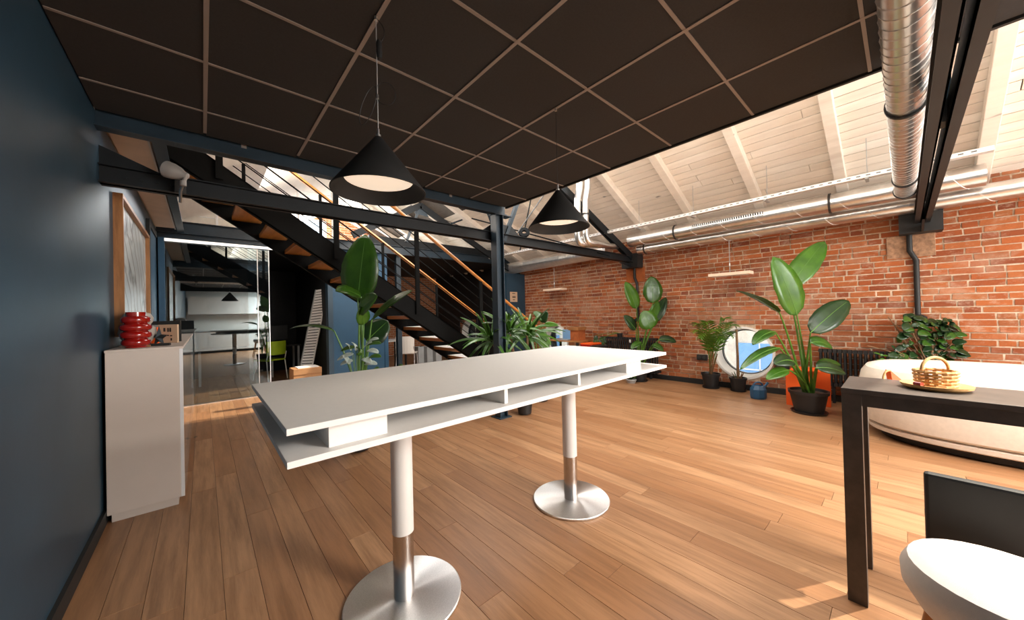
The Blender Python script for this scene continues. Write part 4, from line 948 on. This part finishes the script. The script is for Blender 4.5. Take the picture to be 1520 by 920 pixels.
strel('strelitzia', 'strelitzia with one huge upright leaf between the table and the stairs', (c5.x, c5.y, 0), .17, .28, D5, None, [
    (531, 447, 543, 348, 54, 'leaf_mid', .95, 0, 0, -.05, .05), (536, 440, 498, 432, 46, 'leaf_bright', .35, .05, -.05, -.15, 0),
    (552, 474, 612, 431, 24, 'leaf_mid', .45, .03, -.05, -.1, -.2), (533, 462, 560, 440, 30, 'leaf_bright', .7, .02, -.15, -.2, 0),
    (540, 482, 536, 455, 22, 'leaf_bright', .6, 0, -.1, -.1, .5), (544, 506, 576, 476, 40, 'leaf_dark', .85, 0, .1, .1, 0),
    (496, 491, 430, 488, 16, 'leaf_dark', .2, .07, -.1, -.1, 0)], 'potted strelitzias')
# silver leaved plant at its foot
t = thing('silver_plant', (c5.x-.12, c5.y-.32, 0), 'low plant with silvery white leaves in front of the big leaf strelitzia', 'plant')
cs = at(532, 560, D5-.28); pot(t, (cs.x, cs.y, 0), .13, .42, False)
for i, (bx_, by_, tx_, ty_) in enumerate(((525, 525, 500, 535), (522, 520, 513, 510), (528, 515, 506, 521), (530, 520, 522, 508), (545, 508, 562, 503), (545, 512, 566, 510), (545, 520, 562, 524), (540, 516, 552, 508), (548, 530, 566, 530), (538, 532, 552, 540), (524, 535, 505, 542), (535, 528, 530, 514), (541, 540, 560, 541), (520, 540, 508, 528))):
    B, T_ = at(bx_, by_, D5-.28), at(tx_, ty_, D5-.34); root = Vector((cs.x, cs.y, .36))
    stem(t, root, root.lerp(B, .6)+Vector((0, 0, .06)), B, .004, .003)
    leaf(t, B, T_, .075, ('leaf_silver', 'leaf_silver', 'leaf_bright')[i % 3], .35, .02, rib=False, seed=i)
t = thing('trailing_plant', at(580, 534, 4.3), 'small trailing green plant beside the big leaf strelitzia', 'plant')
cs = at(575, 560, 4.15); pot(t, (cs.x, cs.y, 0), .10, .55, False)
for i in range(12):
    a_ = random.uniform(0, 2*PI); B = Vector((cs.x, cs.y, .58))+Vector((math.cos(a_), math.sin(a_), 0))*random.uniform(.05, .16)+Vector((0, 0, random.uniform(.02, .2)))
    stem(t, (cs.x, cs.y, .48), (cs.x, cs.y, .6), B, .004, .002); leaf(t, B, B+Vector((math.cos(a_)*.06, math.sin(a_)*.06, -.03)), .06, 'leaf_mid', .6, .01, rib=False, seed=i)
# yucca behind the column
c6 = atz(779, 614, 0); t = thing('spider_yucca', (c6.x, c6.y, 0), 'bushy plant with long sword leaves behind the blue column', 'plant')
pot(t, c6, .125, .30, False)
crown = at(756, 496, 4.85); crowns = [crown, at(731, 508, 4.80), at(783, 500, 4.95)]
for q in crowns: MB().tube([(c6.x, c6.y, .2), Vector((c6.x, c6.y, .2)).lerp(q, .6)+Vector((0, 0, -.03)), q], [.03, .022, .018], 8).build('trunk', 'stem_brown', t)
for i in range(96):
    crown = crowns[i % 3]
    a_ = i*2.399; el = -.15+1.35*((i % 13)/13)**.9; L_ = random.uniform(.36, .62)
    d_ = Vector((math.cos(a_)*math.cos(el), math.sin(a_)*math.cos(el), math.sin(el)))
    B = crown+d_*.03; T_ = B+d_*L_+Vector((0, 0, -.30*(1-el/1.3)))
    leaf(t, B, T_, .046, ('leaf_bright', 'leaf_mid', 'leaf_mid', 'leaf_silver')[(i % 7) % 4 if i % 7 != 3 else 1] if i % 9 == 0 else ('leaf_bright', 'leaf_mid')[i % 2], .5, .12*math.cos(el), fold=.3, rib=False, seed=i, shape=.6)
# monstera to the right of it
c7 = at(800, 540, 5.4); t = thing('monstera', (c7.x, c7.y, 0), 'monstera with round dark leaves right of the sword leaved plant', 'plant')
pot(t, (c7.x, c7.y, 0), .14, .30)
for i, (bx_, by_, tx_, ty_, wpx, m_) in enumerate(((806, 474, 791, 463, 12, 'leaf_mid'), (803, 478, 813, 463, 14, 'leaf_dark'), (808, 482, 829, 483, 9, 'leaf_bright'), (792, 480, 780, 492, 14, 'leaf_mid'), (800, 492, 812, 506, 14, 'leaf_mid'), (795, 500, 782, 508, 14, 'leaf_bright'), (803, 500, 818, 512, 12, 'leaf_bright'))):
    B, T_ = at(bx_, by_, 5.4), at(tx_, ty_, 5.35); stem(t, (c7.x, c7.y, .26), Vector((c7.x, c7.y, .26)).lerp(B, .6)+Vector((0, 0, .15)), B, .006, .004); leaf(t, B, T_, wpx*5.4/FPX, m_, .7, .02, rib=False, shape=.6, seed=i)
# palm by the round window
D3 = 5.62; c3 = atz(1057, 574.5, 0); c3.x = 6.50; t = thing('areca_palm', (c3.x, c3.y, 0), 'feathery yellow green palm in a black pot left of the round window', 'plant')
pot(t, c3, .145, .25)
def frond(parent, root, ctr, tip, ll, mat):
    sp = bez(root, ctr, tip, 18); mb = MB(); mb.tube(sp, [.006-.004*i/18 for i in range(19)], 5)
    for i in range(5, 19):
        d_ = (sp[i]-sp[i-1]).normalized(); s_ = d_.cross(Vector((0, 0, 1))).normalized(); n2 = s_.cross(d_)
        q = (i-5)/13; l = ll*(.55+.45*math.sin(PI*(q*.75+.2)))
        for sg in (-1, 1):
            tp = sp[i]+(d_*.75+s_*sg*.8+Vector((0, 0, -.25))).normalized()*l; tp.x = min(tp.x, 6.66); mdp = sp[i].lerp(tp, .45)+n2*.012
            w = d_*.017
            o = len(mb.v); mb.v += [tuple(sp[i]-w*.4), tuple(sp[i]+w*.4), tuple(mdp+w), tuple(mdp-w), tuple(tp)]; mb.f += [(o, o+1, o+2, o+3), (o+3, o+2, o+4)]
    return mb.build('frond', mat, parent, 0, True)
for i, (tx_, ty_, dd, ll) in enumerate(((1033, 481, .1, .16), (1091, 484, .0, .19), (1076, 474, .2, .18), (1040, 500, -.2, .16), (1048, 478, -.1, .16), (1087, 497, -.25, .16), (1030, 492, -.1, .13), (1062, 490, -.4, .17), (1070, 505, -.4, .15), (1050, 508, .2, .14), (1082, 480, -.2, .16))):
    T_ = at(tx_, ty_, D3+dd); T_.x = min(T_.x, 6.62); rt = Vector((c3.x+.02*math.cos(i), c3.y+.02*math.sin(i), .23)); pk = at(1060+(tx_-1060)*.42, min(ty_, 486)-9, D3+dd*.5); pk.x = min(pk.x, 6.62)
    frond(t, rt, pk, T_, ll, ('leaf_palm', 'leaf_bright')[i % 3 == 2])
for i in range(3): MB().tube([(c3.x+.02*i-.02, c3.y, .2), at(1055+5*i, 525, D3)], [.012, .007], 6).build('cane', 'stem_brown', t)
# bare stem in a pot
c4 = atz(1096, 580, 0); t = thing('bare_trunk_plant', (c4.x, c4.y, 0), 'single bare brown trunk in a grey black pot before the round window', 'plant')
pot(t, c4, .125, .22)
MB().tube([(c4.x, c4.y, .15), at(1095, 530, 5.6), at(1093, 489, 5.62)], [.022, .019, .017], 9).build('trunk', 'stem_brown', t)
for i in range(9):
    a_ = i*2.4; B = Vector((c4.x+.04*math.cos(a_), c4.y+.04*math.sin(a_), .20)); leaf(t, B, B+Vector((.05*math.cos(a_), .05*math.sin(a_), random.uniform(.06, .16))), .016, 'stem_brown' if i % 3 else 'leaf_mid', .5, .01, rib=False, seed=i)
# leafy plant behind the sofa
c8 = (6.46, -.34, 0); t = thing('ficus_bush', c8, 'dark leafy bush with bare brown twigs behind the sofa at right', 'plant')
pot(t, c8, .15, .30)
D8 = 4.22
for i in range(140):
    bx_, by_ = random.uniform(1322, 1420), random.uniform(470, 535); 
    if by_ < 505 and bx_ < 1340: continue
    B = at(bx_, by_, D8+random.uniform(-.12, .12)); B.x = min(B.x, 6.58); a_ = random.uniform(-.6, 3.7)
    T_ = B+_R*(.13*math.cos(a_))+Vector((0, 0, -.04+.08*math.sin(a_)))-_F*random.uniform(-.03, .08)
    leaf(t, B, T_, random.uniform(.06, .095), ('leaf_dark', 'leaf_mid', 'leaf_dark')[i % 3], .55, .02, rib=False, seed=i)
    if i % 3 == 0: stem(t, (c8[0], c8[1], .28), at(1372, 540, D8), B, .010, .004, 'stem_brown', 'branch')
for (x_, y_, x2, y2) in ((1350, 533, 1287, 513), (1345, 510, 1318, 470), (1360, 505, 1328, 482)): stem(t, at(x_, y_, D8), at((x_+x2)/2, (y_+y2)/2-4, D8), at(x2, y2, D8), .010, .004, 'stem_brown', 'branch')
for i in range(16):
    B = at(random.uniform(1308, 1335), random.uniform(525, 540), D8-.1); leaf(t, B, B+_R*random.uniform(-.12, .06)+Vector((0, 0, random.uniform(-.04, .05))), .022, 'leaf_bright', .5, .01, rib=False, seed=i)
# small plants round the radiator
t = thing('pothos', (6.45, 4.1, .80), 'small pothos hanging over the black radiator top', 'plant')
MB().lathe([(0, 0), (.05, 0), (.06, .08), (.055, .08), (0, .07)], (XB-.12, 4.0, .80), 16).build('pot', 'pot_black', t)
for i in range(20):
    B = at(random.uniform(884, 898), random.uniform(498, 514), 7.5); T_ = B+Vector((0, 0, -.09))+_R*random.uniform(-.06, .06); leaf(t, B, T_, .06, ('leaf_dark', 'leaf_mid')[i % 2], .8, .01, rib=False, seed=i)
    if i % 4 == 0: stem(t, (XB-.12, 4.0, .86), (XB-.2, 4.0, .95), B, .004, .003)
cq = atz(937, 568, 0); t = thing('floor_fern', (cq.x, cq.y, 0), 'little dusty fern on the floor beside the strelitzia pot', 'plant')
MB().lathe([(0, 0), (.07, 0), (.10, .06), (.085, .07), (0, .06)], (cq.x, cq.y, 0), 18).build('bowl', 'stone_grey', t)
for i in range(16):
    a_ = i*2.4; B = Vector((cq.x, cq.y, .06)); leaf(t, B, B+Vector((.11*math.cos(a_), .11*math.sin(a_), random.uniform(.03, .12))), .035, ('leaf_dark', 'leaf_mid')[i % 2], .4, .04, rib=False, seed=i)
# ------------------------------------------------------------------ kitchen behind the camera (mirrored in the glass)
for k in range(4):
    x0 = -.45+k*.62; nm = ('first', 'second', 'third', 'fourth')[k]
    q = thing('kitchen_base_unit', (x0+.3, -3.9, 0), nm+' white kitchen base unit from the blue wall, mirrored in the glass', 'cabinet', 'kitchen base units')
    bx('body', 'white_paint', q, x0, x0+.618, -4.5, -3.92, .1, .88); bx('plinth', 'matt_black', q, x0, x0+.618, -4.45, -3.97, 0, .1); bx('door', 'white_laminate', q, x0+.003, x0+.615, -3.92, -3.90, .1, .88, bevel=.002)
    q = thing('kitchen_wall_unit', (x0+.3, -4.1, 1.5), nm+' white kitchen wall unit from the blue wall, mirrored in the glass', 'cabinet', 'kitchen wall units')
    bx('body', 'white_paint', q, x0, x0+.618, -4.5, -4.17, 1.62, 2.35); bx('door', 'white_laminate', q, x0+.003, x0+.615, -4.17, -4.15, 1.62, 2.35, bevel=.002)
tag(bx('kitchen_worktop', 'stone_grey', None, -.45, 2.03, -4.52, -3.88, .88, .92, bevel=.003), 'grey worktop over the white kitchen units, mirrored in the glass', 'worktop')

for k, (x, y, e_, lb) in enumerate(((2.45, -2.6, 300, 'flat white fill panel added over the kitchen corner, behind the viewpoint'), (2.1, -1.3, 42, 'flat white fill panel added over the bar table, behind the viewpoint'))):  # unseen panels added as fill for the table, cabinets and kitchen
    kl = thing('fill_panel', (x, y, 2.74), lb, 'lamp', 'added fill panels')
    bx('housing', 'white_paint', kl, x-.3, x+.3, y-.6, y+.6, 2.725, 2.757); bx('diffuser', 'lamp_diffuser', kl, x-.28, x+.28, y-.58, y+.58, 2.72, 2.725)
    l = light('fill_panel_glow', 'AREA', (x, y, 2.71), (0, 0, -1), e_, (1, .94, .86), .5, 1.1); l.parent = kl; l.matrix_parent_inverse = kl.matrix_basis.inverted()
